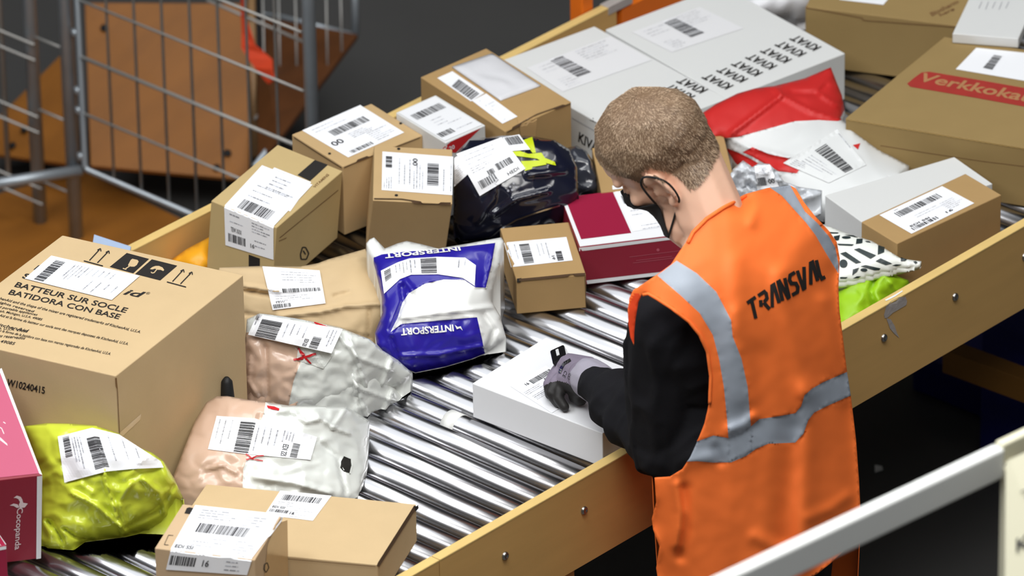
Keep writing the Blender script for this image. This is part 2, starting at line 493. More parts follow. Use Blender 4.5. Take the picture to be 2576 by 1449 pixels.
# button head bolts on the near board, every 20 cm
bx0 = atY(1270, 1398, YN-.019)
for i in range(-4, 14):
    xx = bx0.x + 0.2*i; zz = bx0.z
    mb = MB(); n = 16; vs = []; fs = []
    prof = [(0.0078, 0), (0.0074, .0022), (0.0058, .0042), (0.0034, .0052), (0.003, .0035), (0.0, .0034)]
    for (r_, d_) in prof:
        for j in range(n): a = 2*math.pi*j/n; vs.append((xx+r_*math.cos(a), YN-.019-d_, zz+r_*math.sin(a)))
    for q in range(len(prof)-1):
        for j in range(n): fs.append([q*n+j, q*n+(j+1) % n, (q+1)*n+(j+1) % n, (q+1)*n+j])
    mb.add(vs, fs); mb.build('bolt', M_BOLT, conv, True)
# white tape wound on one roller
M_WTAPE = mat('white_tape', L(232, 232, 228), 0.45, 0, 0.3, 120, 0.05, 30)
pt = atb(1146, 1045, -0.004); kx = round((pt.x-xr0)/PITCH_R); tx = xr0+kx*PITCH_R
mb = MB(); mb.tube([(tx, pt.y-0.0145, ZB-RR), (tx, pt.y+0.0145, ZB-RR)], RR+0.0006, 40); mb.build('tape_wrap', M_WTAPE, conv, True)
# torn white tape and grime on the near board
M_TORN = mat('torn_tape', L(176, 168, 164), 0.5, 0, 0.4, 120, 0.12, 60)
nb_ = bvh_of(near)
decal('torn_tape', nb_, [(2223, 792), (2228, 771), (2243, 757), (2262, 748), (2277, 746), (2281, 757), (2279, 767), (2262, 777), (2246, 786), (2232, 799), (2225, 800)], M_TORN, 0.0008, 8, conv)
decal('torn_tape', nb_, [(2229, 800), (2240, 803), (2250, 820), (2255, 836), (2262, 850), (2250, 840), (2238, 826)], M_TORN, 0.0008, 8, conv)
decal('tape_scrap_and_glint', nb_, [(2226, 755), (2248, 744), (2270, 731), (2271, 734), (2250, 748), (2229, 758)], M_WTAPE, 0.0008, 8, conv)  # highlight of the tape on the top edge, painted as a white strip
mb = MB(); p1, p2 = at(412, 566.5, .85), at(418, 563, .85)
mb.box((0.86, YF-.001, .835), (0.93, YF+.021, .8515)); mb.build('tape_scrap_and_glint', M_TORN, conv)

# orange post and slat at the far end of the far board
pp = atd(1537, 62, 1); pb = at(1535, 60, .84)
mb = MB(); mb.box((pb.x-.016, YF+.022, 0.0), (pb.x+.016, YF+.055, 1.25)); o = mb.build('guard_post', M_ORANGEP); bevel(o, .003)
tag(o, 'orange painted upright post beside the end of the far plywood board', 'post')
pb = atY(1471, 20, .60)
mb = MB(); mb.box((pb.x-.007, .595, 0.0), (pb.x+.007, .609, 1.3)); o = mb.build('wooden_post', M_PLY); bevel(o, .003)
tag(o, 'thin pale wooden post behind the end of the far conveyor board', 'post')

# ------------------------------------------------------------------ wire roll cages and folded plywood bases, upper left
# posts and panel run away from the camera in the plane x = XC
cage = thing('roll_cage', 'grey wire roll cage with thick upright tubes left of the parcels', 'roll cage', (0.62, 1.4, 0))
XC = 0.605
def yat(px_, py_): return atX(px_, py_, XC)
def post_at(xa, ya, xb, yb, r, name='post', parent=cage, m=M_ZINC, X=XC):
    a = atX(xa, ya, X); b = atX(xb, yb, X); y = (a.y+b.y)/2
    mb = MB(); mb.tube([(X, y, 0.03), (X, y, 1.75)], r, 14); mb.build(name, m, parent, True); return y
yB = post_at(182, 300, 186, 560, 0.0145)
yC = post_at(779, 100, 784, 300, 0.0135)
yA = post_at(90, 300, 100, 560, 0.0145)
def wire(pts, r=0.0028, name='wire', m=M_WIRE, parent=cage):
    mb = MB(); mb.tube(pts, r, 6); return mb.build(name, m, parent, True)
def zline(p): return atX(*p, XC)
frame = []
zb = zline((300, 462)).z
y0c = yB-0.035; y1c = yC+0.02
zz = [zline((300, 462)).z, zline((300, 323)).z, zline((300, 183)).z, zline((300, 45)).z]
dz = zz[1]-zz[0]
mb = MB(); mb.tube([(XC, y0c, 1.7), (XC, y0c, zb+.01), (XC, y0c-.008, zb), (XC, y1c, zb)], .0062, 8); mb.build('panel_frame', M_ZINC, cage, True)
for i, z_ in enumerate([zb+dz*k for k in range(1, 9)]):
    wire([(XC, y0c, z_), (XC, y1c, z_)], 0.0042 if i in (1, 4) else 0.0030)
ny = 8
for k in range(1, ny):
    y = y0c+(y1c-y0c)*k/ny
    wire([(XC+.005, y, zb), (XC+.005, y, 1.7)], 0.0030)
# hinge rings on the post
for z_ in (zb+.02, zb+.125, zb+.17, zb+.30):
    mb = MB(); mb.tube([(XC, yB-.026, z_), (XC, yB-.026, z_+.014)], .0085, 10); mb.build('hinge_ring', M_ZINC, cage, True)
# neighbouring cage: the panel that runs on to the left of the posts
cage2 = thing('roll_cage', 'second wire roll cage at the left picture edge, with paired horizontal wires', 'roll cage', (0.62, 2.1, 0))
yl0 = yA+0.03
for k in range(-2, 7):
    for d in (0, 0.036):
        z_ = zline((40, 470)).z+0.165*k+d
        wire([(XC-.02, yl0-.06, z_), (XC-.02, yl0+.5, z_)], .003, parent=cage2)
for px_, r_ in ((12, .0055), (-60, .004), (-140, .004)):
    y = atX(px_, 350, XC-.02).y; wire([(XC-.015, y, .1), (XC-.015, y, 1.7)], r_, parent=cage2)
# short wires between post A and post B
for k in range(-2, 7):
    z_ = zline((140, 470)).z+0.165*k
    wire([(XC, yA, z_), (XC, yB, z_)], .003)
# side frame seen beyond: nested cages further back
cage3 = thing('roll_cage', 'nested wire roll cage further back with folded-up orange plywood bases', 'roll cage', (1.2, 1.9, 0))
def dline(a, b, t1, t2, r, m=M_ZINC, parent=cage3, name='frame_tube'):
    mb = MB(); mb.tube([atd(*a, t1), atd(*b, t2)], r, 8); mb.build(name, m, parent, True)
T0 = (at(470, 545, .2)-CAM).dot(fwd)
dline((640, 420), (894, 90), T0+.15, T0+.75, .007)
dline((894, 90), (892, -80), T0+.75, T0+.72, .008)
dline((700, 40), (894, 88), T0+.75, T0+.75, .005)
dline((560, 20), (700, 40), T0+.75, T0+.75, .004)
for i, (xa, xb) in enumerate(((660, 668), (700, 706), (742, 748), (820, 824), (856, 860))):
    dline((xa, -40), (xb, 330-i*50), T0+.5, T0+.5, .0022, M_WIRE, name='wire')
dline((520, 0), (770, 108), T0+.3, T0+.3, .0035, M_WIRE, name='wire')
dline((640, 300), (770, 160), T0+.45, T0+.55, .003, M_WIRE, name='wire')
def slab(name, q, m, th, par, holes=()):
    """plywood sheet from four corners (px, py, distance), with its own thickness"""
    P = [atd(*p) for p in q]; n = (P[1]-P[0]).cross(P[3]-P[0]).normalized()
    if n.dot(CB) < 0: n = -n
    mb = MB(); mb.hexa([p-n*th for p in P], P); o = mb.build(name, m, par); bevel(o, .002)
    for (hx, hy) in holes:
        bv = bvh_of(o); h = cast(bv, hx, hy, 0.001); k_ = MB(); k_.tube([h, h+n*0.004], .008, 10)
        k_.build('bolt_head', M_BLACK, o, True)
    return o
def dep(x, y, z): return (at(x, y, z)-CAM).dot(fwd)
d1, d2 = dep(228, 416, .14), dep(626, 452, .10)
slab('plywood_base', [(213, 6, d1+.22), (632, 8, d2+.22), (626, 452, d2), (228, 416, d1)], M_PLYR, .012, cage3, ((572, 387), (545, 424), (262, 72)))
d3, d4 = dep(700, 352, .25), dep(648, 400, .2)
slab('plywood_base', [(648, 40, d4+.5), (900, 86, d3+.45), (700, 352, d3), (648, 400, d4)], M_PLYD, .012, cage3, ((824, 140),))
d5, d6 = dep(172, 412, .10), dep(-40, 384, .08)
slab('plywood_base', [(-40, 330, d6+.05), (172, 118, d5+.2), (172, 412, d5), (-40, 384, d6)], M_PLYR, .012, cage2, ((62, 328), (32, 368)))
# flat plywood deck under the panel
Pd = [at(-260, 560, .03), at(206, 428, .03), at(540, 592, .03), at(60, 900, .03)]
mb = MB(); mb.hexa([p-Vector((0, 0, .028)) for p in Pd], Pd); mb.build('plywood_deck', M_PLYR, cage)
Pd = [at(-120, 640, .12), at(200, 400, .12), at(640, 520, .12), at(330, 760, .12)]
cg = MB(); cg.tube([at(-60, 470, .19), at(205, 428, .19)], .012, 8)
cg.build('deck_frame', M_ZINC, cage, True)
# slim pale post and the red strap hanging from it
mb = MB(); pa = atd(632, -60, T0+.55); pb = atd(640, 395, T0+.45)
mb.tube([pa, pb], .0085, 10); mb.build('inner_post', mat('pale_post', L(150, 116, 78), 0.5), cage3, True)
mb = MB(); mb.tube([atd(645, -60, T0+.58), atd(655, 395, T0+.48)], .009, 10); mb.build('inner_post', M_BLACK, cage3, True)
M_RED = mat('red_strap', L(224, 72, 36), 0.55, 0, .1, 60)
st = [((606, -30), (616, -30)), ((606, 30), (614, 40)), ((608, 80), (628, 75)), ((607, 120), (640, 112)), ((622, 145), (672, 138)), ((640, 170), (684, 150)), ((668, 205), (684, 175)), ((676, 212), (688, 200))]
v = []; f = []
for i, (a, b) in enumerate(st):
    t = T0+.28-0.01*i
    v += [atd(*a, t), atd(*b, t-.02)]
    if i: f.append([2*i-2, 2*i, 2*i+1, 2*i-1])
o = link('strap', v, f, M_RED); md = o.modifiers.new('s', 'SOLIDIFY'); md.thickness = .003
tag(o, 'red fabric strap hanging twisted in the wire cages', 'strap')

# blue crate and beam under the right end of the conveyor
M_BLUE = mat('blue_plastic', L(22, 26, 110), 0.5, 0, .3, 60, .2, 20)
def floorbox(name, q, z0, z1, m, label, cat, wall=.0, bev=.004):
    P = [at(x, y, z1) for x, y in q]; mb = MB(); mb.hexa([Vector((p.x, p.y, z0)) for p in P], P)
    o = mb.build(name, m); bevel(o, bev); tag(o, label, cat); return o
# crate with ribs
def crate(q, z0, z1, label):
    P = [at(x, y, z1) for x, y in q]; c0 = sum(P, Vector())/4; t = thing('plastic_crate', label, 'crate', (c0.x, c0.y, z0), 'blue crates under the conveyor')
    mb = MB(); mb.hexa([Vector((p.x, p.y, z0)) for p in P], P); bevel(mb.build('crate_body', M_BLUE, t), .004)
    mb = MB()
    for i in range(4):
        a, b = P[i], P[(i+1) % 4]; d = (b-a).normalized(); n = Vector((d.y, -d.x, 0)); n = n if n.dot(a-c0) > 0 else -n
        mb.hexa([a-Vector((0, 0, .03)), b-Vector((0, 0, .03)), b+n*.008-Vector((0, 0, .03)), a+n*.008-Vector((0, 0, .03))], [a, b, b+n*.008, a+n*.008])
    mb.build('crate_rim', M_BLUE, t)
crate([(2296, 880), (2520, 770), (2720, 880), (2500, 962)], 0.0, .09, 'low dark blue plastic crate on the floor under the conveyor')
crate([(2470, 790), (2620, 690), (2760, 760), (2610, 860)], 0.0, .34, 'taller dark blue plastic crate behind the sloping wooden beam')
a, b = at(2388, 868, .35), at(2640, 962, .35)
mb = MB(); n_ = Vector((0, 0, .05)); d_ = (b-a).normalized(); sd = Vector((-d_.y, d_.x, 0))*.022
mb.hexa([a-sd-n_, b-sd-n_, b+sd-n_, a+sd-n_], [a-sd, b-sd, b+sd, a+sd]); o = mb.build('wooden_beam', mat('dark_beam', L(150, 104, 44), .6, 0, .1, 40, .15, 10)); bevel(o, .002)
tag(o, 'horizontal brown wooden beam under the right end of the conveyor', 'beam')

# foreground handrail
M_RAIL = mat('rail_white', L(238, 240, 238), 0.35)
M_SIGN = mat('sign_cream', L(226, 222, 196), 0.6)
hr = thing('handrail', 'white square-tube handrail crossing the lower right foreground', 'handrail', tuple(at(2540, 1140, 2.2)-Vector((0, 0, 2.2))))
a0, b0 = atd(1700, 1520, 10.05), atd(2530, 1128, 10.45)
d = (b0-a0).normalized(); up = Vector((0, 0, 1)); n = d.cross(up).normalized(); upv = n.cross(d).normalized()
if upv.z < 0: upv = -upv
if n.dot(CB) < 0: n = -n
w1, h1 = .024, .050
mb = MB(); mb.hexa([a0-upv*h1, b0-upv*h1, b0-upv*h1-n*w1, a0-upv*h1-n*w1], [a0, b0, b0-n*w1, a0-n*w1]); o = mb.build('top_rail', M_RAIL, hr); bevel(o, .005, 3)
c0 = b0-n*.004; e0 = c0+d*.35
mb = MB(); mb.hexa([c0-upv*.03, e0-upv*.03, e0-upv*.03-n*.018, c0-upv*.03-n*.018], [c0+upv*.004, e0+upv*.004, e0+upv*.004-n*.018, c0+upv*.004-n*.018]); bevel(mb.build('rail_extension', M_SIGN, hr), .003)
pc = atd(2548, 1175, 10.47)
mb = MB(); mb.box((pc.x-.012, pc.y-.012, 0), (pc.x+.014, pc.y+.014, pc.z)); bevel(mb.build('rail_post', M_SIGN, hr), .003)
sg = thing('notice_board', 'cream notice board hanging below the handrail at the right edge', 'sign', tuple(atd(2600, 1400, 10.4)))
P = [atd(2536, 1158, 10.4), atd(2720, 1070, 10.5), atd(2715, 1560, 10.3), atd(2533, 1560, 10.22)]
nn = (P[1]-P[0]).cross(P[3]-P[0]).normalized(); nn = nn if nn.dot(CB) > 0 else -nn
mb = MB(); mb.hexa([p-nn*.008 for p in P], P); sb = mb.build('board', M_SIGN, sg)
text_on('notice_text', bvh_of(sb), 'K', ((2556, 1356), (2590, 1340), (2590, 1372), (2556, 1390)), M_INK, sg, 0.01)
text_on('notice_text', bvh_of(sb), 'T', ((2567, 1237), (2600, 1222), (2600, 1248), (2567, 1263)), M_INK, sg, 0.0)
# litter on the floor
q = at(2211, 1180, .003); mb = MB(); mb.add([(q.x-.012, q.y, .002), (q.x, q.y-.01, .006), (q.x+.013, q.y+.003, .003), (q.x+.002, q.y+.012, .007)], [(0, 1, 2, 3)])
o = mb.build('paper_scrap', M_WTAPE); md = o.modifiers.new('s', 'SOLIDIFY'); md.thickness = .0015; tag(o, 'tiny white scrap on the dark floor behind the worker', 'litter')
# ------------------------------------------------------------------ parcels
C1 = card('cardboard', (200, 174, 134)); C2 = card('cardboard_tan', (190, 160, 116)); C3 = card('cardboard_brown', (172, 140, 94)); C4 = card('cardboard_dark', (148, 124, 80))
M_BLK = mat('black_print', L(30, 26, 24), 0.7)
M_WB = mat('white_card', L(232, 233, 236), 0.55, 0, .1, 200, .015, 10, dist=.0005)
M_WB2 = mat('white_card_grey', L(214, 215, 214), 0.6, 0, .1, 200, .015, 10, dist=.0005)
M_CRIM = mat('crimson_print', L(150, 22, 58), 0.45, 0, .05, 200, .05, 8)
M_CRIMD = mat('crimson_side', L(140, 26, 48), 0.5, 0, .05, 200, .05, 8)
M_PINK = mat('pink_print', L(186, 78, 110), 0.45, 0, .05, 200, .04, 8)
M_REDP = mat('red_print', L(196, 34, 40), 0.5)
M_HOLE = mat('dark_hole', L(24, 20, 16), 0.9)
M_SLIT = mat('slit_shadow', L(70, 48, 26), 0.9)
def ctop(A, B, Cc):                                   # centre of a top face
    return None

# 1 --- tall mixer carton
t, o, g = parcel('cardboard_box', 'large tan carton with mixer text, arrows, glass and umbrella symbols on top', 'box',
    (291, 946, .292), (612, 692, .292), (-172, 840, .292), C1, h=.29)
bv = bvh_of(o)
shipping('shipping_label', o, [((129, 645), (62, 703), 0), ((352, 696), (281, 757), 1)], t, 11, bars=((.1, .08, .92, .19),), small=(), lines=((.1, .3, .8, .45, 5), (.1, .5, .4, .75, 5), (.5, .62, .9, .9, 4)), off=.0018)
text_on('printed_text', bv, 'BATTEUR SUR SOCLE', ((45, 710), (324, 776), (315, 788), (35, 722)), M_BLK, t, .015)
text_on('printed_text', bv, 'BATIDORA CON BASE', ((29, 729), (306, 792), (298, 804), (20, 741)), M_BLK, t, .015)
text_on('printed_text', bv, 'id', ((322, 728), (368, 736), (356, 750), (309, 741)), M_BLK, t, .018, .2)
text_on('printed_text', bv, '®', ((370, 735), (379, 736), (375, 742), (366, 741)), M_BLK, t, .0)
text_on('printed_text', bv, 'STAND MIXER', ((65, 688), (250, 733), (241, 746), (54, 700)), M_BLK, t, .03)
text_on('printed_text', bv, 'K', ((97, 668), (112, 670), (101, 681), (84, 679)), M_BLK, t, .02)
long_ = ['KitchenAid and the shape of the mixer are registered trademarks of KitchenAid, U.S.A.', 'KitchenAid et la forme du batteur sur socle sont des marques deposees de KitchenAid, U.S.A.', 'KitchenAid y la forma de la batidora con base son marcas registradas de KitchenAid, U.S.A.']
for i, (s, e) in enumerate(zip(long_, ((356, 833), (325, 863), (281, 888)))):
    x0_, y0_ = -20+i*-12, 744+i*44-(0, 4, 12)[i]
    text_on('small_print', bv, s, ((x0_+5, y0_), (e[0], e[1]), (e[0]-5, e[1]+8), (x0_, y0_+8)), M_BLK, t, .008, .2)
for (x0_, y0_, x1_, y1_, s) in ((-25, 752, 88, 782, 'all rights reserved'), (-25, 765, 96, 790, 'world portable appliances'), (-30, 774, 108, 802, 'St. Joseph, Michigan, U.S.A. 49085'), (-40, 806, 74, 830, 'de KitchenAid'), (-40, 818, 72, 832, 'Michigan, U.S.A. 49085'), (-40, 838, 66, 848, 'derechos reservados'), (-40, 848, 40, 862, 'U.S.A. 49085')):
    text_on('small_print', bv, s, ((x0_+4, y0_), (x1_, y1_), (x1_-4, y1_+7), (x0_, y0_+7)), M_BLK, t, .008, .2)
text_on('printed_text', bv, 'W10240415', ((20, 952), (114, 973), (113, 991), (16, 970)), M_BLK, t, .02)
def arrows(x, y):
    # two upward arrows over a bar, drawn on the sloping top
    return [[(x, y), (x+48, y+13)], [(x+14, y-1), (x+39, y-28)], [(x+34, y-27), (x+42, y-31), (x+43, y-24)], [(x+34, y+5), (x+60, y-22)], [(x+55, y-21), (x+63, y-25), (x+64, y-18)]]
strokes_on('orientation_arrows', bv, arrows(211, 657), 2.6, M_BLK, t); strokes_on('orientation_arrows', bv, arrows(420, 710), 2.6, M_BLK, t)
d1 = decal('fragile_symbol', bv, [(276, 672), (319, 637), (375, 652), (335, 688)], M_BLK, .0006, 14, t)
d2 = decal('keep_dry_symbol', bv, [(340, 690), (382, 653), (446, 669), (403, 706)], M_BLK, .0006, 14, t)
decal('glass_icon', bv, [(322, 668), (329, 655), (333, 652), (346, 655), (349, 659), (344, 668), (338, 672), (332, 672), (324, 671)], C1, .0009, 8, d1)
strokes_on('glass_stem', bv, [[(327, 670), (316, 677)], [(309, 676), (318, 679)]], 2.5, C1, d1, .0009)
decal('umbrella_icon', bv, [(377, 678), (383, 673), (391, 670), (400, 670), (409, 674), (413, 680), (411, 683), (404, 680), (397, 680), (390, 677), (383, 679)], C1, .0009, 8, d2)
strokes_on('umbrella_stem', bv, [[(395, 678), (388, 687), (382, 688), (380, 685)]], 2.5, C1, d2, .0009)
decal('clear_tape', bv, [(300, 1089), (354, 1041), (352, 1056), (305, 1100)], mat('shiny_tape', L(214, 186, 142), .15), .0006, 12, t)
strokes_on('corner_crease', bv, [[(291, 950), (294, 985), (296, 1030), (299, 1089)]], 1.6, M_EDGE, t, .0016)

# black round thing between the carton and the white bags
mb = MB(); c = atb(571, 975, .11); n = 14
rs = MB(); rs.tube([c+Vector((.0, .0, -.10)), c+Vector((0, 0, -.02)), c+Vector((0, 0, .012)), c+Vector((0, 0, .02))], [.012, .0125, .010, .004], 16)
o = rs.build('cable_reel', M_BLACK, None, True); tag(o, 'glossy black rounded object wedged between the mixer carton and the white bags', 'cable')

# blue-grey envelope corner sticking up behind the carton
P = [atb(238, 592, .085), atb(330, 622, .079), atb(326, 646, .0745), atb(234, 616, .0745)]
mb = MB(); nrm = (P[1]-P[0]).cross(P[3]-P[0]).normalized()*.003; mb.hexa([p-nrm for p in P], P)
o = mb.build('envelope', mat('envelope_blue', L(160, 178, 206), .6)); tag(o, 'pale blue envelope corner showing behind the large mixer carton', 'envelope')
# orange packet
o = softbag('orange_packet', [(432, 652, .012), (470, 626, .03), (527, 596, .045), (540, 600, .04), (540, 676, .006), (500, 690, .006), (438, 668, .006)], mat('orange_plastic', L(238, 166, 30), .45), None, bulge=.02, step=9, seed=21)
tag(o, 'orange-yellow plastic packet beside the far plywood board', 'packet')

# 2 --- crimson box at the left edge, small one at the corner
t, o, g = parcel('cardboard_box', 'pink and crimson carton with white edges and swirl logo, at the left edge', 'box',
    (106, 1195, .172), (4, 926, .270), (-150, 1226, .172), M_CRIMD, down=(103, 1405, .002))
bv = bvh_of(o)
decal('pink_lid', bv, [(100, 1191), (-2, 934), (-145, 960), (-145, 1217)], M_PINK, .0006, 30, t)
decal('white_edging', bv, [(106, 1195.5), (4, 927), (-3, 930), (99, 1192)], M_WB, .0008, 30, t)
decal('white_edging', bv, [(93, 1198), (106, 1196), (103, 1404), (91, 1406)], M_WB, .0008, 30, t)
M_LOGO = mat('logo_white', L(226, 206, 208), .6)
text_on('logo_text', bv, 'Cocopanda', ((58, 1275), (52, 1380), (32, 1384), (38, 1279)), M_LOGO, t, .012)
decal('swirl_logo', bv, [(34, 1252), (42, 1246), (52, 1249), (56, 1256), (58, 1264), (70, 1266), (62, 1276), (50, 1277), (47, 1270), (50, 1262), (46, 1255), (40, 1252)], M_LOGO, .0008, 6, t)
decal('swirl_logo', bv, [(24, 1271), (34, 1266), (44, 1268), (49, 1276), (42, 1277), (34, 1272)], M_LOGO, .0008, 6, t)
decal('lid_print', bv, [(0, 1100), (18, 1117), (19, 1122), (0, 1108)], M_LOGO, .0008, 8, t)
mb_ = strokes_on('lid_print', bv, [[(8, 1062), (14, 1066)], [(-4, 1074), (4, 1078), (10, 1092)]], 2.2, M_LOGO, t)
t, o, g = parcel('cardboard_box', 'small crimson box with a white lid edge in the bottom left corner', 'box',
    (16, 1372, .13), (-6, 1338, .13), (-150, 1400, .13), M_CRIM, h=.125)
bv = bvh_of(o)
decal('white_edging', bv, [(16, 1370), (-6, 1339), (-20, 1342), (2, 1374)], M_WB, .0006, 20, t)
decal('white_edging', bv, [(15.5, 1373), (-20, 1380), (-20, 1388), (15.5, 1381)], M_WB, .0006, 20, t)

# 6 --- flat kraft box, 7 --- narrow box in front of it
t, o, g = parcel('cardboard_box', 'flat tan mailer box lying behind the small taped box, front left', 'box',
    (950, 1421, .073), (1047, 1268, .073), (415, 1369, .073), C1, h=.072)
bv = bvh_of(o)
shipping('shipping_label', o, quad((705, 1235), (834, 1248), (787, 1311), (665, 1296)), t, 21, bars=((.12, .12, .88, .34),), small=((.04, .72, .42, .84),), lines=((.1, .42, .5, .55, 3), (.5, .6, .9, .92, 5)), texts=(('EDI SSI', .05, .6, .3, .68), ('16', .46, .76, .55, .86)))
strokes_on('lid_slit', bv, [[(950, 1423), (1044, 1275)]], 4.5, M_SLIT, t, .0020)
decal('lid_hole', bv, [(1041, 1276), (1049, 1269), (1051, 1278), (1042, 1287)], M_HOLE, .002, 5, t)
strokes_on('end_crease', bv, [[(404, 1377), (945, 1424)]], 1.4, M_EDGE, t, .0018)
mb = MB(); a, b = atb(512, 1216, .074), atb(476, 1268, .074)
t, o, g = parcel('cardboard_box', 'small taped box with a big white label, standing frontmost at the bottom', 'box',
    (641, 1409, .165), (709, 1297, .165), (389, 1379, .165), card('cardboard_pale', (198, 170, 136)), h=.164)
bv = bvh_of(o)
shipping('shipping_label', o, [((491, 1272), (718, 1296), 0), ((430, 1381), (634, 1405.5), .82), ((429, 1387), (633, 1411.5), .85), ((418, 1432), (622, 1446), 1)], t, 5, bars=((.16, .30, .74, .47),), small=((.02, .88, .34, .96),), lines=((.1, .06, .6, .2, 4), (.62, .1, .92, .3, 5), (.2, .56, .62, .7, 3), (.7, .55, .95, .8, 6), (.7, .88, .92, .96, 3)), texts=(('EDI SSI', .03, .73, .25, .79), ('16', .42, .89, .50, .95)), off=.0014)
decal('black_sticker', bv, [(470, 1279), (476, 1277), (487, 1279), (478, 1294), (464, 1292)], M_BLK, .0008, 8, t)
decal('packing_tape', bv, [(694, 1318), (722, 1308), (724, 1449), (664, 1449), (672, 1372)], M_TAPE, .0008, 14, t)
strokes_on('recycling_mark', bv, [[(664, 1420), (671, 1415), (675, 1428), (668, 1440), (663, 1432), (664, 1420)]], 2.2, M_BLK, t, .001)
strokes_on('print_frame', bv, [[(424, 1372), (413, 1371), (424, 1347), (436, 1348)]], 1.4, M_BLK, t)

# 10 --- taped box with black stripe
t, o, g = parcel('cardboard_box', 'tan box with black stripe and a label folded over its front edge', 'box',
    (696, 573, .145), (862, 430, .145), (531, 505, .160), card('cardboard_olive', (190, 166, 118)), h=.142)
bv = bvh_of(o)
decal('black_band', bv, [(792, 403), (825, 415), (780, 456), (748, 441)], M_BLK, .0006, 14, t)
decal('black_band', bv, [(626, 640), (654, 650), (654, 690), (626, 680)], M_BLK, .0006, 14, t)
text_on('printed_text', bv, 'VITAMINS', ((787, 470), (823, 437), (829, 441), (792, 474)), M_EDGE, t, .01)
shipping('shipping_label', o, [((690, 422), (783, 459), 0), ((628, 490), (730, 533), 1)], t, 31, blank=False, bars=(), small=(), off=.0008)
shipping('shipping_label', o, [((659, 417), (786, 466), 0), ((566, 517), (690, 569), .57), ((565, 522), (689, 574), .60), ((568, 616), (689, 653), 1)], t, 32, bars=((.2, .42, .82, .54),), small=((.06, .86, .42, .95),), lines=((.35, .06, .9, .2, 4), (.2, .22, .8, .36, 3), (.1, .64, .4, .72, 2), (.55, .64, .98, .74, 4), (.6, .84, .95, .9, 2)), texts=(('TEW XXX', .12, .78, .34, .83), ('16', .52, .89, .6, .94)), off=.0013)
strokes_on('recycling_mark', bv, [[(755, 640), (760, 622), (768, 622), (776, 637), (770, 652), (757, 652), (755, 640)], [(762, 630), (768, 640)]], 3.0, M_BLK, t)
strokes_on('tape_edge', bv, [[(703, 598), (850, 478)], [(701, 606), (720, 598)]], 1.5, M_EDGE, t)
# 11
t, o, g = parcel('cardboard_box', 'tan box with two punched holes and a wide label, nearest the wire cages', 'box',
    (862, 419, .142), (1063, 340, .142), (734, 338, .142), C2, h=.141)
bv = bvh_of(o)
shipping('shipping_label', o, quad((760, 329), (906, 265), (1017, 334), (876, 397)), t, 41, bars=((.24, .26, .86, .42),), small=((.12, .87, .5, .95),), lines=((.1, .08, .7, .16, 2), (.4, .5, .8, .62, 4), (.6, .66, .95, .9, 6)), texts=(('00', .06, .52, .24, .64),))
for c in ((829, 387), (1008, 311)):
    decal('punched_hole', bv, [(c[0]+4*math.cos(k), c[1]+2.8*math.sin(k)) for k in [i*.785 for i in range(8)]], M_HOLE, .0008, 5, t)
strokes_on('lid_slit', bv, [[(742, 345), (800, 383), (861, 421)], [(864, 421), (900, 405), (1055, 345)]], 2.0, M_SLIT, t, .0022)
# 12
t, o, g = parcel('cardboard_box', 'tan box with an upright label and two punched holes, behind the blue bag', 'box',
    (938, 504, .162), (1138, 513, .162), (941, 367, .162), C2, down=(920, 640, .02))
bv = bvh_of(o)
shipping('shipping_label', o, quad((1138, 492), (1140, 395), (962, 382), (960, 479)), t, 43, bars=((.22, .2, .8, .36),), small=((.6, .86, .9, .95),), lines=((.1, .02, .9, .12, 2), (.1, .42, .9, .54, 4), (.2, .6, .9, .75, 3), (.06, .86, .4, .96, 4)), texts=(('00', .7, .5, .88, .57),))
for c in ((1003, 375), (997, 492)):
    decal('punched_hole', bv, [(c[0]+4.5*math.cos(k), c[1]+3*math.sin(k)) for k in [i*.785 for i in range(8)]], M_HOLE, .0008, 5, t)
strokes_on('lid_slit', bv, [[(941, 502), (1010, 503), (1070, 512), (1134, 513)]], 2.2, M_SLIT, t, .0022)
# 13 white box with red corner print
t, o, g = parcel('cardboard_box', 'small white box with red triangle print, behind the tan box with holes', 'box',
    (1121, 360, .155), (1221, 315, .155), (996, 283, .155), M_WB2, h=.154)
bv = bvh_of(o)
decal('red_print', bv, [(1209, 322), (1134, 356), (1114, 373), (1120, 382), (1146, 384), (1158, 372)], M_REDP, .0006, 10, t)
shipping('shipping_label', o, quad((1002, 284), (1094, 244), (1212, 315), (1119, 355)), t, 45, bars=((.12, .16, .92, .32),), small=((.05, .78, .42, .90),), lines=((.3, .45, .8, .6, 3), (.5, .66, .95, .85, 2)), paper=M_WB)
text_on('printed_text', bv, '20', ((1128, 369), (1142, 363), (1144, 373), (1130, 379)), M_WB, t, .02)
# 14 box with envelope
t, o, g = parcel('cardboard_box', 'brown box carrying a grey envelope, in front of the white flat cartons', 'box',
    (1271, 331, .150), (1437, 256, .150), (1058, 194, .150), C3, h=.149)
bv = bvh_of(o)
shipping('shipping_label', o, quad((1100, 197), (1138, 180), (1219, 235), (1184, 256)), t, 46, bars=(), small=(), lines=(), texts=())
shipping('barcode_sticker', o, quad((1186, 256), (1130, 216), (1152, 194), (1212, 236)), t, 47, bars=((.06, .1, .95, .9),), lines=(), small=(), off=.0011)
shipping('shipping_label', o, quad((1187, 254), (1223, 236), (1302, 294), (1264, 312)), t, 48, bars=(), small=(), lines=((.3, .1, .4, .9, 5), (.5, .3, .9, .4, 2)))
strokes_on('lid_slit', bv, [[(1274, 332), (1350, 290), (1434, 260)]], 2.0, M_SLIT, t, .0022)
decal('packing_tape', bv, [(1300, 300), (1330, 285), (1350, 300), (1345, 350), (1310, 345), (1306, 318)], mat('shiny_tape2', L(184, 150, 104), .12), .0012, 10, t)
P = [atb(1137, 169, .152), atb(1238, 135, .152), atb(1360, 216, .152), atb(1259, 253, .152)]
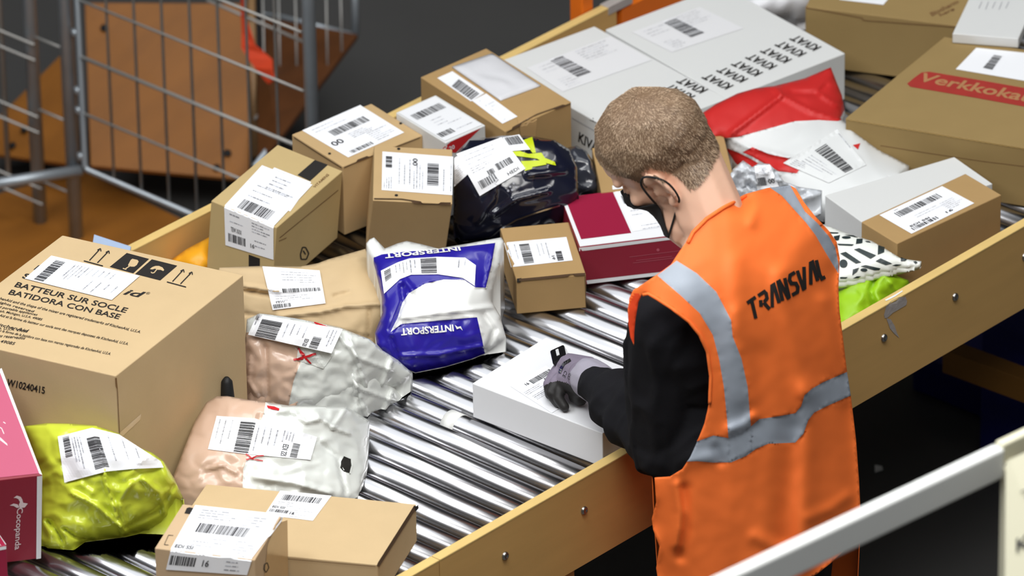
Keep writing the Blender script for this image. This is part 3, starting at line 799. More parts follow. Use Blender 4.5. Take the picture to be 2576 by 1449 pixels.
mb = MB(); V = []; nx_, ny_ = 14, 12
for j in range(ny_+1):
    for i in range(nx_+1):
        u, v = i/nx_, j/ny_; p = P[0].lerp(P[1], u).lerp(P[3].lerp(P[2], u), v); e = min(u, 1-u, v, 1-v)*6
        V.append(p+Vector((0, 0, .001+.005*min(1, e)+.0035*noise.noise(Vector((u*4, v*4, 3)))*min(1, e))))
F_ = [[j*(nx_+1)+i, (j+1)*(nx_+1)+i, (j+1)*(nx_+1)+i+1, j*(nx_+1)+i+1] for j in range(ny_) for i in range(nx_)]
mb.add(V, F_); o = mb.build('envelope', mat('envelope_white', L(212, 212, 216), .5, 0, .2, 90, .03, 20), None, True)
md = o.modifiers.new('s', 'SOLIDIFY'); md.thickness = .003; md.offset = -1
tag(o, 'pale grey padded envelope lying on the brown box', 'envelope')

# 15 --- long white flat cartons
K1 = dict(A=(1571, 346, .100), B=(1828, 248, .100), C=(1240, 160, .100))
t, o, g = parcel('flat_carton', 'long white carton with rows of black print, behind the worker\'s head', 'box', (1571, 346, .100), (1828, 248, .100), (1240, 160, .100), M_WB2, h=.098, group=None)
k1 = o; bv = bvh_of(o)
t1 = t
shipping('printed_label', o, quad((1325, 172), (1535, 92), (1640, 152), (1415, 232)), t, 51, bars=(), small=(), lines=((.1, .1, .45, .3, 3), (.55, .05, .95, .4, 6), (.1, .62, .3, .9, 5)), paper=mat('label_grey', L(222, 222, 224), .6))
shipping('barcode_sticker', o, quad((1383, 152), (1453, 194), (1488, 181), (1415, 141)), t, 52, bars=((0, 0, 1, 1),), small=(), lines=(), off=.0012)
strokes_on('lid_edge', bv, [[(1439, 296), (1500, 331)]], 1.3, M_GREY, t)
text_on('carton_print', bv, 'KIVAT', ((1458, 331), (1520, 371), (1516, 394), (1455, 356)), M_BLK, t, .02)
text_on('carton_print', bv, 'T', ((1484, 302), (1502, 310), (1498, 300), (1486, 296)), M_BLK, t, .02)
t, o, g = parcel('flat_carton', 'long white carton with eight rows of black print, beside the dark gap of rollers', 'box', (1830, 249, .098), (2126, 134, .098), (1523, 74, .098), M_WB2, h=.097)
k2 = o
shipping('printed_label', o, quad((1590, 82), (1760, 18), (1870, 72), (1690, 132)), t, 53, bars=(), small=(), lines=((.1, .1, .45, .3, 3), (.55, .05, .95, .4, 6), (.1, .62, .3, .9, 5)), paper=MATS['label_grey'])
shipping('barcode_sticker', o, quad((1668, 56), (1738, 94), (1772, 82), (1700, 46)), t, 54, bars=((0, 0, 1, 1),), small=(), lines=(), off=.0012)
bk1, bk2 = bvh_of(k1), bvh_of(k2)
for i, (x, y) in enumerate(((2026, 109), (1989, 124), (1952, 140), (1915, 156), (1879, 173), (1842, 189), (1805, 206), (1741, 216), (1709, 232), (1676, 248), (1644, 264))):
    # reads from the lower right to the upper left
    ux, uy = -31, -15; vx, vy = -11, 5.5
    q = ((x-ux-vx*-.0, y-uy), (x+ux, y+uy), (x+ux+vx, y+uy+vy), (x-ux+vx, y-uy+vy))
    q = ((x-ux+vx, y-uy+vy), (x+ux+vx, y+uy+vy), (x+ux-vx, y+uy-vy), (x-ux-vx, y-uy-vy))
    text_on('carton_print', bk2 if i < 7 else bk1, 'KIVAT', q, M_BLK, t if i < 7 else t1, .03)
# 18 --- box hidden by the head
t, o, g = parcel('cardboard_box', 'brown box half hidden behind the worker\'s head, white label on its right', 'box', (1512, 484, .083), (1846, 446, .083), (1489, 372, .083), C3, h=.082)
shipping('shipping_label', o, quad((1540, 468), (1800, 440), (1796, 448), (1541, 478)), t, 55, bars=(), small=(), lines=())
shipping('shipping_label', o, quad((1775, 355), (1790, 353), (1828, 430), (1812, 436)), t, 56, bars=(), small=(), lines=((.2, .1, .8, .9, 5),))

# 19 --- crimson box on the rollers
t, o, g = parcel('cardboard_box', 'crimson box with white edges and a large label, under the worker\'s face', 'box', (1458, 622, .080), (1730, 589, .080), (1411, 498, .080), M_CRIMD, h=.078)
bv = bvh_of(o)
decal('lid_face', bv, [(1459, 621), (1729, 588), (1683, 465), (1412, 498)], M_WB, .0006, 20, t)
decal('crimson_panel', bv, [(1421, 498), (1541, 482), (1588, 587), (1462, 603)], M_CRIM, .0010, 14, t)
decal('white_edging', bv, [(1458, 623), (1730, 590), (1730, 597), (1458, 632)], M_WB, .0008, 20, t)
decal('white_edging', bv, [(1475, 705), (1730, 676), (1730, 684), (1477, 714)], M_WB, .0008, 20, t)
shipping('shipping_label', o, quad((1546, 482), (1680, 466), (1724, 562), (1592, 584)), t, 57, bars=((.07, .12, .36, .32),), small=(), lines=((.12, .5, .4, .6, 2), (.2, .88, .9, .96, 2), (.5, .75, .95, .82, 2)), off=.0012)
for (x, y, x2, y2) in ((1583, 646, 1712, 630), (1600, 655, 1690, 644), (1592, 661, 1722, 645)):
    strokes_on('small_print', bv, [[(x, y), (x2, y2)]], 1.3, mat('print_rose', L(176, 80, 96), .6), t)
decal('print_mark', bv, [(1655+4*math.cos(k), 628+4*math.sin(k)) for k in [i*.785 for i in range(8)]], MATS['print_rose'], .0008, 4, t)

# small mailer box
t, o, g = parcel('cardboard_box', 'small brown mailer box in front of the crimson box, white label on top', 'box', (1299, 706, .070), (1474, 690, .070), (1258, 574, .070), C3, h=.068)
bv = bvh_of(o)
shipping('shipping_label', o, quad((1269, 611), (1287, 673), (1441, 656), (1425, 597)), t, 58, bars=((.12, .22, .92, .38),), small=((.55, .76, .95, .86),), lines=((.1, .04, .9, .14, 2), (.15, .5, .9, .64, 3)), texts=(('16', .72, .68, .88, .73),))
strokes_on('lid_slit', bv, [[(1306, 705), (1370, 699), (1440, 692), (1472, 690)]], 2.0, M_SLIT, t, .0022)
decal('corner_gap', bv, [(1300, 704), (1312, 702), (1308, 709), (1300, 709)], M_HOLE, .0024, 4, t)
strokes_on('corner_crease', bv, [[(1471, 694), (1474, 776)]], 1.4, M_SLIT, t, .0022)

# 20 --- white box the worker scans
t, o, g = parcel('cardboard_box', 'flat white box under the worker\'s gloved hand', 'box', (1516, 1090, .069), (1700, 1003-32, .069), (1188, 964, .069), M_WB, h=.0675)
wbox = o
shipping('shipping_label', o, quad((1283, 972), (1373, 921), (1478, 983), (1388, 1040)), t, 59, bars=((.4, .10, .98, .22),), small=(), lines=((.05, .28, .6, .36, 3), (.1, .45, .9, .56, 4), (.5, .65, .95, .8, 3)), texts=(('EDI SSI', .66, .24, .98, .29), ('16', .26, .12, .34, .18)))

# 22 --- big brown box at the right, 23-24 boxes at the top
t, o, g = parcel('cardboard_box', 'large flat brown box with a red printed shop stamp, right side', 'box', (2127, 297, .122), (2376, 92, .122), (2622, 379, .122), C4, h=.121)
bv = bvh_of(o)
decal('red_stamp', bv, [(2282, 211), (2300, 196), (2318, 183), (2338, 181), (2470, 203), (2600, 226), (2600, 273), (2450, 246), (2290, 219)], mat('red_stamp', L(158, 42, 34), .7, 0, 0, 0, .15, 40), .0006, 16, t)
text_on('stamp_text', bv, 'Verkkokauppa.com', ((2324, 184), (2830, 278), (2816, 312), (2306, 211)), mat('stamp_text', L(168, 120, 78), .8), t, .02, .15, .0009)
shipping('shipping_label', o, quad((2456, 121), (2640, 140), (2600, 208), (2404, 175)), t, 60, bars=((.2, .12, .8, .3),), small=(), lines=(), texts=(), blank=True)
shipping('barcode_sticker', o, quad((2470, 172), (2502, 135), (2524, 139), (2496, 178)), t, 61, bars=((0.05, .05, .95, .95),), small=(), lines=(), off=.0012)
vz = [(2128+i*7.2, 298+i*1.19+(.0 if i % 2 else 2.4)) for i in range(66)]
strokes_on('perforated_edge', bv, [vz], 1.3, card('cardboard_torn', (184, 152, 92)), t, .002)
strokes_on('flap_line', bv, [[(2215, 366), (2330, 384), (2470, 405), (2576, 418)]], 1.5, M_EDGE, t)
t, o, g = parcel('cardboard_box', 'brown box at the top edge with a white label and stamped print', 'box', (2026, 17, .125), (2420, 66, .125), (2100, -120, .125), C4, h=.124)
bv = bvh_of(o)
shipping('shipping_label', o, quad((2150, -30), (2250, -20), (2222, 13), (2110, 0)), t, 62, blank=True)
text_on('stamp_text', bv, 'Biotherm', ((2338, 33), (2408, -1), (2412, 8), (2345, 42)), M_EDGE, t, .03)
text_on('stamp_text', bv, 'here', ((2360, 36), (2398, 18), (2402, 26), (2366, 42)), M_EDGE, t, .03)
strokes_on('flap_line', bv, [[(2028, 18), (2170, 44), (2171, 50), (2405, 67)]], 2, M_EDGE, t, .002)
t, o, g = parcel('cardboard_box', 'white box resting above the large brown box, top right corner', 'box', (2396, 84, .143), (2562, 97, .143), (2450, -30, .143), M_WB2, h=.020)
bv = bvh_of(o)
for i in range(5): strokes_on('small_print', bv, [[(2470+i*17, 5), (2462+i*17, 22+3*(i % 2))]], 1.5, M_GREY, t)
o = softbag('mailing_bag', [(1820, -30, .08), (1868, -2, .08), (1905, 28, .075), (1940, 46, .03), (2036, 62, .01), (2060, 20, .05), (2030, -40, .1)], mat('white_film', L(222, 222, 226), .35, 0, .3, 50), None, bulge=.02, step=9, seed=5)
tag(o, 'white plastic mailing bag at the top edge beside the brown box', 'bag')

# 26 --- grey white box, 27 --- brown box with label
t, o, g = parcel('cardboard_box', 'pale grey-white box behind the brown labelled box, right side', 'box', (2170, 560, .088), (2497, 462, .088), (2075, 491, .088), M_WB2, h=.087)
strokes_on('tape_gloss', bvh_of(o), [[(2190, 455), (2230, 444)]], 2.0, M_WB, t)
t, o, g = parcel('cardboard_box', 'brown box with a wide barcode label, against the near board at right', 'box', (2257, 613, .108), (2519, 490, .108), (2167, 558, .108), C3, h=.107)
shipping('shipping_label', o, quad((2212, 542), (2370, 469), (2451, 512), (2293, 589)), t, 63, bars=((.16, .14, .84, .34),), small=((.08, .82, .5, .93),), lines=((.2, .06, .3, .1, 1), (.3, .5, .8, .58, 2), (.7, .5, .98, .8, 6)), texts=(('16', .62, .83, .72, .9), ('EDI SSI', .1, .74, .4, .8)))

# ------------------------------------------------------------------ soft bags
def film(name, rgb, rough=.28, b=.35, s=45, coat=.3, var=.03):
    return mat(name, L(*rgb), rough, 0, b*.4, s, var, 9, coat=coat, dist=.0015, detail=6)
def bag(name, label, cat, outline, mats, **k):
    c = cen(outline); t = thing(name, label, cat, (c.x, c.y, ZB)); o = softbag('bag_film' if 'part' not in k else k.pop('part'), outline, mats, t, **k); return t, o
# lime bag, left
M_LIME = film('lime_film', (206, 218, 66), .26, .3, 38, .25)
out = [(60, 1072, .17), (120, 1064, .18), (171, 1065, .185), (240, 1070, .19), (299, 1090, .185), (330, 1118, .175), (384, 1139, .16), (412, 1160, .145), (440, 1207, .11), (462, 1255, .06), (466, 1280, .02), (430, 1322, .0), (316, 1349, .0), (213, 1362, .0), (186, 1382, .0), (120, 1377, .0), (98, 1362, .01), (86, 1250, .05), (66, 1130, .12)]
t, o = bag('mailing_bag', 'lime green plastic mailing bag beside the crimson carton, bottom left', 'bag', out, M_LIME, bulge=.035, step=6, seed=4, wr=.0055, wf=.019,
  creases=[([(330, 1215), (300, 1260), (318, 1330)], 11, .010), ([(262, 1180), (266, 1210), (310, 1345)], 7, .012), ([(360, 1205), (402, 1240), (415, 1290)], 12, .008), ([(180, 1240), (240, 1270), (320, 1340)], 10, .010), ([(120, 1310), (150, 1345), (160, 1372)], 9, -.012), ([(160, 1330), (190, 1350), (230, 1358)], 8, -.012), ([(206, 1220), (230, 1240)], 12, .007), ([(440, 1220), (400, 1285), (300, 1335)], 10, -.007)])
lb = [(145, 1098), (200, 1080), (256, 1072), (299, 1091), (329, 1119), (384, 1140), (411, 1176), (270, 1185), (162, 1215)]
shipping('shipping_label', o, [((145, 1098), (162, 1214), 0), ((232, 1076), (268, 1186), .38), ((300, 1093), (330, 1180), .62), ((404, 1160), (412, 1176), 1)], t, 71, soft=True, bars=((.2, .29, .9, .42),), small=((.05, .05, .5, .12),), lines=((.1, .14, .9, .22, 4), (.1, .5, .9, .75, 3)), off=.0022, step=7)
# white bag with red X, upper
M_WF = film('white_film_bag', (226, 229, 224), .25, .35, 40, .35)
M_PK = film('beige_content', (212, 180, 158), .3, .35, 40, .35)
M_GF = film('grey_content', (206, 208, 208), .3, .3, 40, .35)
out = [(621, 803, .15), (653, 788, .165), (740, 800, .17), (854, 823, .165), (930, 853, .14), (960, 880, .11), (1000, 905, .07), (1038, 939, .035), (1012, 963, .03), (985, 980, .015), (954, 988, .012), (926, 990, .04), (912, 1000, .03), (909, 1030, .0), (899, 1046, .0), (870, 1035, .0), (720, 1050, .0), (664, 1040, .0), (590, 1010, .0), (572, 993, .03), (588, 960, .05), (604, 900, .10), (618, 845, .14)]
pk = [(560, 1060), (560, 830), (640, 838), (770, 872), (738, 960), (718, 1060)]
t, o = bag('mailing_bag', 'upper white plastic bag with a red cross, showing beige contents', 'bag', out, [M_WF, M_PK], regions=[(pk, 1)], bulge=.03, step=6, seed=6, hang=.06, wr=.0045, wf=.017,
  creases=[([(880, 850), (905, 920), (925, 985)], 8, .008), ([(850, 840), (900, 900), (985, 930)], 9, .006), ([(668, 870), (672, 1000)], 9, -.006), ([(630, 900), (625, 960), (650, 1000)], 9, .005), ([(985, 905), (975, 940), (960, 975)], 9, .010), ([(895, 930), (900, 1000), (905, 1040)], 6, .006)])
shipping('shipping_label', o, [((647, 790), (624, 842), 0), ((862, 828), (834, 889), 1)], t, 72, soft=True, bars=((.18, .08, .98, .32),), small=((.5, .72, .95, .82),), lines=((.1, .02, .9, .05, 1), (.15, .38, .9, .6, 4), (.1, .86, .8, .94, 3)), texts=(('EDI SSI', .65, .64, .95, .69),), off=.0018, step=7)
M_RX = mat('red_marker', L(196, 28, 36), .4)
bv = bvh_of(o)
decal('inner_sheet', bv, [(746, 905), (752, 868), (840, 890), (814, 927)], M_WF, .0014, 8, t)
strokes_on('red_cross', bv, [[(750, 877), (767, 896), (784, 915)], [(738, 906), (765, 898), (794, 891)]], 5, M_RX, t, .003)
strokes_on('red_mark', bv, [[(790, 815), (824, 826)]], 3, M_RX, t, .003)
# white bag with the handle hole, lower
out = [(519, 1012, .115), (545, 997, .13), (572, 996, .135), (620, 1005, .14), (666, 1011, .14), (726, 1020, .135), (800, 1022, .125), (871, 1024, .10), (900, 1040, .06), (929, 1058, .035), (927, 1120, .02), (924, 1173, .012), (912, 1215, .01), (900, 1250, .0), (860, 1262, .0), (760, 1285, .0), (606, 1285, .0), (500, 1285, .0), (452, 1272, .0), (438, 1230, .02), (436, 1199, .04), (462, 1130, .08), (490, 1060, .10)]
pk = [(400, 1330), (400, 980), (670, 980), (668, 1012), (664, 1040), (655, 1060), (640, 1100), (612, 1180), (606, 1330)]
t, o = bag('mailing_bag', 'lower white plastic bag with a handle hole, behind the flat tan box', 'bag', out, [M_WF, M_PK], regions=[(pk, 1)], bulge=.03, step=6, seed=8, wr=.0045, wf=.016,
  creases=[([(742, 1040), (770, 1062), (800, 1055)], 10, .008), ([(700, 1045), (760, 1045)], 10, -.006), ([(870, 1030), (838, 1075), (880, 1090)], 9, .009), ([(838, 1075), (800, 1045)], 9, .007), ([(520, 1180), (560, 1170), (595, 1190)], 7, .005), ([(640, 1200), (740, 1215), (830, 1240)], 12, .008), ([(800, 1110), (850, 1150), (870, 1240)], 10, -.006)])
shipping('shipping_label', o, [((545, 1046), (523, 1130), 0), ((640, 1052), (618, 1142), .45), ((798, 1099), (781, 1157), 1)], t, 73, soft=True, bars=((.12, .30, .98, .47),), small=((.45, .82, .98, .88),), lines=((.1, .05, .9, .12, 2), (.1, .2, .9, .26, 1), (.15, .5, .95, .66, 4), (.1, .72, .5, .8, 4)), texts=(('EDI SSI', .55, .74, .95, .79),), off=.0018, step=7)
bv = bvh_of(o)
strokes_on('red_cross', bv, [[(619, 1144), (640, 1156), (662, 1160)], [(621, 1157), (645, 1148), (664, 1146)]], 3, M_RX, t, .003)
decal('red_print', bv, [(671, 1021), (690, 1024), (703, 1029), (702, 1034), (685, 1031), (674, 1027)], M_RX, .0012, 6, t)
decal('handle_hole', bv, [(864, 1148), (872, 1152), (881, 1156), (882, 1172), (878, 1190), (866, 1187), (857, 1176), (858, 1162)], M_HOLE, .0012, 6, t)
strokes_on('handle_rim', bv, [[(862, 1147), (882, 1155), (883, 1173), (878, 1192)]], 3, M_WF, t, .003)
# kraft paper bag
M_KR = mat('kraft_paper', L(200, 174, 134), .7, 0, .5, 22, .06, 10, dist=.002, detail=6)
out = [(545, 690, .10), (552, 673, .112), (600, 671, .115), (660, 669, .118), (757, 670, .118), (800, 662, .116), (826, 652, .114), (870, 640, .11), (919, 626, .10), (932, 650, .09), (942, 672, .085), (952, 720, .085), (961, 766, .078), (961, 800, .05), (943, 838, .02), (943, 866, .0), (880, 880, .0), (760, 880, .0), (640, 860, .0), (560, 830, .0), (545, 760, .05)]
t, o = bag('paper_bag', 'brown kraft paper parcel with a white label, left of the blue bag', 'bag', out, M_KR, part='paper_wrap', bulge=.018, step=6, seed=10, wr=.0022, wf=.013,
  creases=[([(615, 730), (700, 745), (790, 748)], 9, -.010), ([(615, 720), (700, 733)], 8, .006), ([(700, 795), (800, 785), (870, 770), (961, 764)], 9, .009), ([(770, 680), (830, 660), (930, 645)], 12, .004), ([(840, 745), (880, 735)], 7, -.004), ([(930, 780), (925, 860)], 8, -.005), ([(618, 790), (760, 815), (930, 850)], 9, -.005)])
shipping('shipping_label', o, quad((660, 670), (804, 680), (819, 763), (686, 780)), t, 74, soft=True, bars=((.26, .52, .96, .62),), small=((.02, .88, .36, .97),), lines=((.3, .1, .95, .3, 4), (.6, .36, .95, .44, 2), (.1, .7, .95, .8, 3)), texts=(('TEW', .08, .82, .26, .86),), off=.0020, step=7)
# blue sports bag
M_BL = film('blue_film', (38, 28, 150), .32, .3, 40, .25)
M_WF2 = film('white_film_blue_bag', (232, 233, 230), .35, .35, 40, .15)
out = [(921, 612, .15), (930, 602, .155), (941, 597, .155), (968, 625, .145), (1000, 612, .15), (1023, 606, .15), (1060, 614, .148), (1102, 625, .145), (1180, 612, .145), (1261, 597, .14), (1267, 607, .138), (1258, 660, .12), (1240, 722, .09), (1237, 758, .07), (1258, 794, .055), (1273, 849, .03), (1222, 888, .005), (1188, 902, .0), (1120, 922, .0), (1045, 937, .0), (1026, 929, .01), (978, 898, .03), (948, 866, .05), (943, 837, .06), (962, 787, .09), (960, 746, .105), (945, 680, .13), (940, 663, .135), (925, 632, .145)]
blue = [(940, 663), (940, 648), (960, 640), (1018, 633), (1100, 628), (1246, 611), (1236, 670), (1222, 724), (1196, 723), (1168, 704), (1116, 703), (1068, 714), (1028, 738), (1012, 762), (1000, 800), (982, 836), (1010, 815), (1200, 798), (1212, 850), (1220, 890), (1190, 920), (1044, 950), (1000, 930), (930, 880), (930, 837), (955, 790), (950, 746)]
t, o = bag('mailing_bag', 'blue and white plastic mailing bag with upside-down white lettering', 'bag', out, [M_WF2, M_BL], regions=[(blue, 1)], bulge=.028, step=6, seed=12, wr=.0036, wf=.012,
  creases=[([(1010, 720), (1015, 760), (985, 830)], 10, -.010), ([(1020, 705), (1040, 735)], 9, .008), ([(1010, 800), (1100, 788), (1240, 772)], 9, .008), ([(1215, 790), (1245, 830), (1225, 880)], 10, -.009), ([(1010, 895), (1100, 892), (1212, 870)], 8, .007), ([(985, 850), (1005, 920)], 8, -.006), ([(1240, 620), (1222, 724)], 9, .004)])
shipping('shipping_label', o, [((958, 681), (966, 739), 0), ((1000, 660), (1006, 702), .18), ((1030, 650), (1034, 691), .32), ((1100, 646), (1102, 690), .58), ((1170, 648), (1164, 699), .84), ((1197, 667), (1194, 719), 1)], t, 75, soft=True, bars=((.05, .42, .95, .57),), small=((.1, .03, .6, .1),), lines=((.1, .15, .9, .36, 6), (.1, .78, .6, .84, 2)), off=.0022, step=7)
bv = bvh_of(o)
text_on('bag_lettering', bv, 'INTERSPORT', ((1141, 834), (1010, 844), (1008, 827), (1139, 817)), M_WF2, t, .03, .0, .0018)
decal('bag_logo', bv, [(1143, 818), (1148, 829), (1156, 826), (1163, 832), (1158, 821), (1150, 823)], M_WF2, .0018, 6, t)
text_on('bag_lettering', bv, 'INTERSPORT', ((1160, 632), (970, 652), (968, 640), (1156, 622)), M_WF2, t, .03, .0, .0018)
# navy plastic bag
M_NAVY = film('navy_film', (22, 24, 40), .16, .3, 30, .5, .1)
out = [(1141, 480, .10), (1141, 420, .15), (1150, 385, .165), (1180, 350, .17), (1240, 343, .175), (1290, 340, .175), (1340, 343, .172), (1395, 352, .165), (1432, 376, .15), (1452, 420, .13), (1456, 490, .09), (1430, 540, .05), (1400, 570, .03), (1300, 600, .01), (1245, 606, .0), (1160, 606, .0), (1140, 570, .02)]
t, o = bag('mailing_bag', 'glossy navy blue plastic bag with yellow-green print, between the tan boxes', 'bag', out, M_NAVY, bulge=.03, step=6, seed=14, wr=.0035, wf=.010,
  creases=[([(1240, 540), (1300, 500), (1380, 480)], 12, .006), ([(1200, 560), (1240, 500), (1250, 450)], 12, .006), ([(1330, 440), (1420, 430)], 12, .007)])
bv = bvh_of(o)
M_YG = mat('yellow_green_print', L(196, 212, 22), .4)
for pl_ in ([(1316, 354), (1339, 346), (1343, 365), (1348, 385), (1339, 386)], [(1285, 383), (1308, 381), (1329, 388), (1362, 385), (1370, 398), (1395, 408), (1398, 417), (1371, 411), (1350, 400), (1298, 393)], [(1310, 406), (1368, 404), (1375, 415), (1339, 421), (1337, 427), (1321, 430)]):
    decal('logo_print', bv, pl_, M_YG, .0014, 6, t)
shipping('shipping_label', o, [((1148, 387), (1262, 345), 0), ((1207, 493), (1322, 424), 1)], t, 76, soft=True, bars=((.1, .72, .46, .9), (.55, .55, .9, .72)), small=((.35, .6, .5, .72),), lines=((.1, .1, .9, .3, 3), (.1, .4, .5, .5, 3)), texts=(('HEDI', .66, .86, .9, .94),), off=.0026, step=7)
shipping('shipping_label', o, [((1264, 346), (1306, 338), 0), ((1286, 380), (1334, 376), 1)], t, 77, soft=True, bars=((.08, .05, .9, .6),), small=(), lines=(), off=.0034, step=7)
shipping('shipping_label', o, [((1143, 398), (1150, 392), 0), ((1142, 470), (1184, 432), 1)], t, 78, soft=True, bars=(), small=(), lines=((.1, .3, .9, .9, 8),), off=.0018, step=7)
for (x, y) in ((1283, 470), (1292, 462), (1288, 478), (1298, 472), (1278, 480)):
    decal('print_ring', bv, [(x+3*math.cos(k), y+3*math.sin(k)) for k in [i*.785 for i in range(8)]], M_GREY, .0016, 4, t)
strokes_on('silver_seam', bv, [[(1222, 601), (1262, 572), (1300, 550), (1350, 533), (1406, 515)]], 3, mat('silver_seam', (.7, .7, .7), .25, 1.0), t, .004)
M_DARK = film('dark_grey_film', (52, 54, 62), .15, .5, 30, .6, .1)
out = [(1425, 372, .10), (1450, 366, .10), (1476, 380, .10), (1495, 410, .08), (1508, 470, .05), (1505, 500, .02), (1440, 510, .01), (1420, 470, .03)]
t, o = bag('mailing_bag', 'dark grey plastic bag between the navy bag and the worker\'s forehead', 'bag', out, M_DARK, bulge=.02, step=7, seed=15, wr=.006, wf=.02)

# red and white mailer, right
M_RD = film('red_film', (196, 34, 32), .55, .3, 30, .0)
M_WR = film('white_matte_film', (218, 220, 220), .45, .25, 30, .05)
out = [(1764, 286, .10), (1800, 262, .11), (1855, 235, .12), (1900, 222, .12), (1948, 216, .115), (2024, 197, .11), (2090, 169, .115), (2102, 200, .10), (2118, 240, .09), (2125, 276, .07), (2114, 297, .085), (2149, 331, .095), (2211, 376, .065), (2287, 417, .05), (2260, 440, .07), (2150, 500, .05), (2110, 545, .02), (2070, 556, .0), (2040, 545, .0), (1990, 505, .02), (1900, 450, .03), (1850, 410, .04), (1830, 380, .05), (1824, 350, .07), (1786, 345, .08)]
red1 = [(1740, 286), (1855, 225), (1948, 200), (2100, 150), (2150, 290), (2107, 305), (2060, 302), (2000, 305), (1942, 321), (1855, 345), (1782, 352)]
red2 = [(1893, 370), (1935, 388), (1985, 398), (2035, 398), (2004, 436), (1959, 431), (1890, 393), (1868, 383)]
red3 = [(1826, 372), (1860, 385), (1893, 402), (1966, 446), (1950, 450), (1880, 425), (1820, 405)]
t, o = bag('mailing_bag', 'large red and white plastic mailing bag behind the worker\'s neck', 'bag', out, [M_WR, M_RD], regions=[(red1, 1), (red2, 1), (red3, 1)], bulge=.025, step=7, seed=16, wr=.004, wf=.008,
  creases=[([(1948, 220), (1965, 240), (1840, 335)], 10, .010), ([(1965, 240), (2040, 280), (2110, 300)], 10, .007), ([(1990, 232), (2060, 235), (2080, 215)], 10, -.007), ([(1830, 345), (1880, 370), (1990, 400)], 10, .006), ([(2060, 235), (2120, 275)], 8, .006)])
shipping('shipping_label', o, [((2106, 325), (2179, 415), 0), ((1970, 410), (2085, 460), 1)], t, 80, soft=True, bars=((.15, .3, .98, .52),), small=(), lines=((.1, .02, .9, .06, 1), (.2, .62, .9, .8, 4), (.1, .84, .4, .95, 4)), off=.002, step=8, paper=M_WR)
decal('red_triangle', bvh_of(o), [(2145, 366), (2164, 361), (2158, 377)], M_RD, .001, 6, t)
# crumpled clear packet with label
M_CR = film('crumpled_film', (204, 208, 214), .2, .8, 40, .5)
out = [(1826, 456, .11), (1845, 424, .13), (1869, 403, .14), (1893, 420, .135), (1907, 411, .14), (1935, 412, .14), (1955, 432, .13), (1973, 457, .12), (2010, 470, .10), (2068, 479, .09), (2066, 490, .085), (2028, 514, .07), (2000, 540, .0), (1900, 560, .0), (1846, 500, .05)]
t, o = bag('small_packet', 'small crumpled clear plastic packet with a label, at the worker\'s right shoulder', 'packet', out, M_CR, hang=.04, bulge=.015, step=5, seed=17, wr=.010, wf=.03, amp2=.004)
shipping('packet_label', o, [((1898, 418), (1937, 414), 0), ((1905, 478), (1960, 470), 1)], t, 81, soft=True, bars=((.0, .5, .5, .85),), small=(), lines=((.2, .05, .9, .4, 6),), texts=(('00', .6, .6, .9, .8),), off=.002, step=6)
# lime bag, right, under the patterned bag
out = [(2085, 760, .01), (2100, 728, .02), (2150, 712, .05), (2200, 690, .055), (2240, 688, .05), (2285, 705, .035), (2290, 720, .02), (2240, 770, .0), (2130, 830, .0), (2085, 830, .0)]
t, o = bag('mailing_bag', 'lime green plastic bag beside the near board, under the patterned bag', 'bag', out, film('lime_film_right', (150, 196, 22), .5, .3, 30, .0), bulge=.012, step=6, seed=18, wr=.006, wf=.02, creases=[([(2205, 690), (2190, 730), (2200, 770)], 12, -.012), ([(2225, 692), (2260, 735)], 10, .006)])
# patterned black and white bag
M_PW = film('pattern_white', (230, 232, 226), .35, .2, 30, .15)
M_PB = mat('pattern_black', L(34, 46, 48), .4)
out = [(2040, 575, .09), (2073, 564, .10), (2110, 578, .10), (2142, 590, .10), (2193, 606, .098), (2228, 626, .092), (2266, 650, .085), (2300, 655, .08), (2318, 657, .08), (2314, 665, .078), (2259, 679, .065), (2200, 693, .06), (2145, 709, .055), (2112, 713, .05), (2050, 710, .05)]
t, o = bag('mailing_bag', 'white mailing bag with a black geometric pattern, at the worker\'s right side', 'bag', out, M_PW, bulge=.012, step=6, seed=19, wr=.002, wf=.01, hang=.010)
bv = bvh_of(o)
Q_ = lambda *ps: [(2050+x/3.15, 540+y/3.15) for x, y in ps]
pats = [Q_((150, 175), (200, 165), (190, 205), (155, 210)), Q_((330, 195), (378, 195), (375, 228), (325, 235)), Q_((175, 232), (310, 238), (295, 250), (190, 245)), Q_((310, 278), (350, 268), (485, 325), (440, 352)),
  Q_((500, 245), (552, 262), (548, 300), (497, 320)), Q_((200, 310), (245, 297), (368, 380), (325, 390)), Q_((480, 370), (520, 348), (612, 388), (560, 400)), Q_((300, 435), (350, 420), (335, 450), (295, 482)),
  Q_((360, 410), (400, 400), (520, 425), (505, 438), (470, 440)), Q_((200, 495), (260, 495), (245, 505), (200, 506)), Q_((300, 505), (330, 488), (365, 487), (340, 500)), Q_((680, 335), (730, 357), (715, 368), (680, 370)),
  Q_((610, 402), (640, 393), (690, 395), (640, 407)), Q_((100, 140), (190, 145), (180, 152), (110, 152)), Q_((395, 213), (430, 215), (445, 225), (410, 221)), Q_((230, 162), (300, 167), (345, 187), (300, 177)), Q_((778, 376), (800, 372), (815, 382), (795, 392))]
for p in pats: decal('pattern_mark', bv, p, M_PB, .0012, 7, t)
for (x, y, r, ry) in ((2122, 664, 10.5, 10.5), (2129, 598.5, 11.5, 3.2), (2173, 679, 9, 4)):
    decal('pattern_dot', bv, [(x+r*math.cos(k), y+ry*math.sin(k)) for k in [i*.524 for i in range(12)]], M_PB, .0014, 6, t)
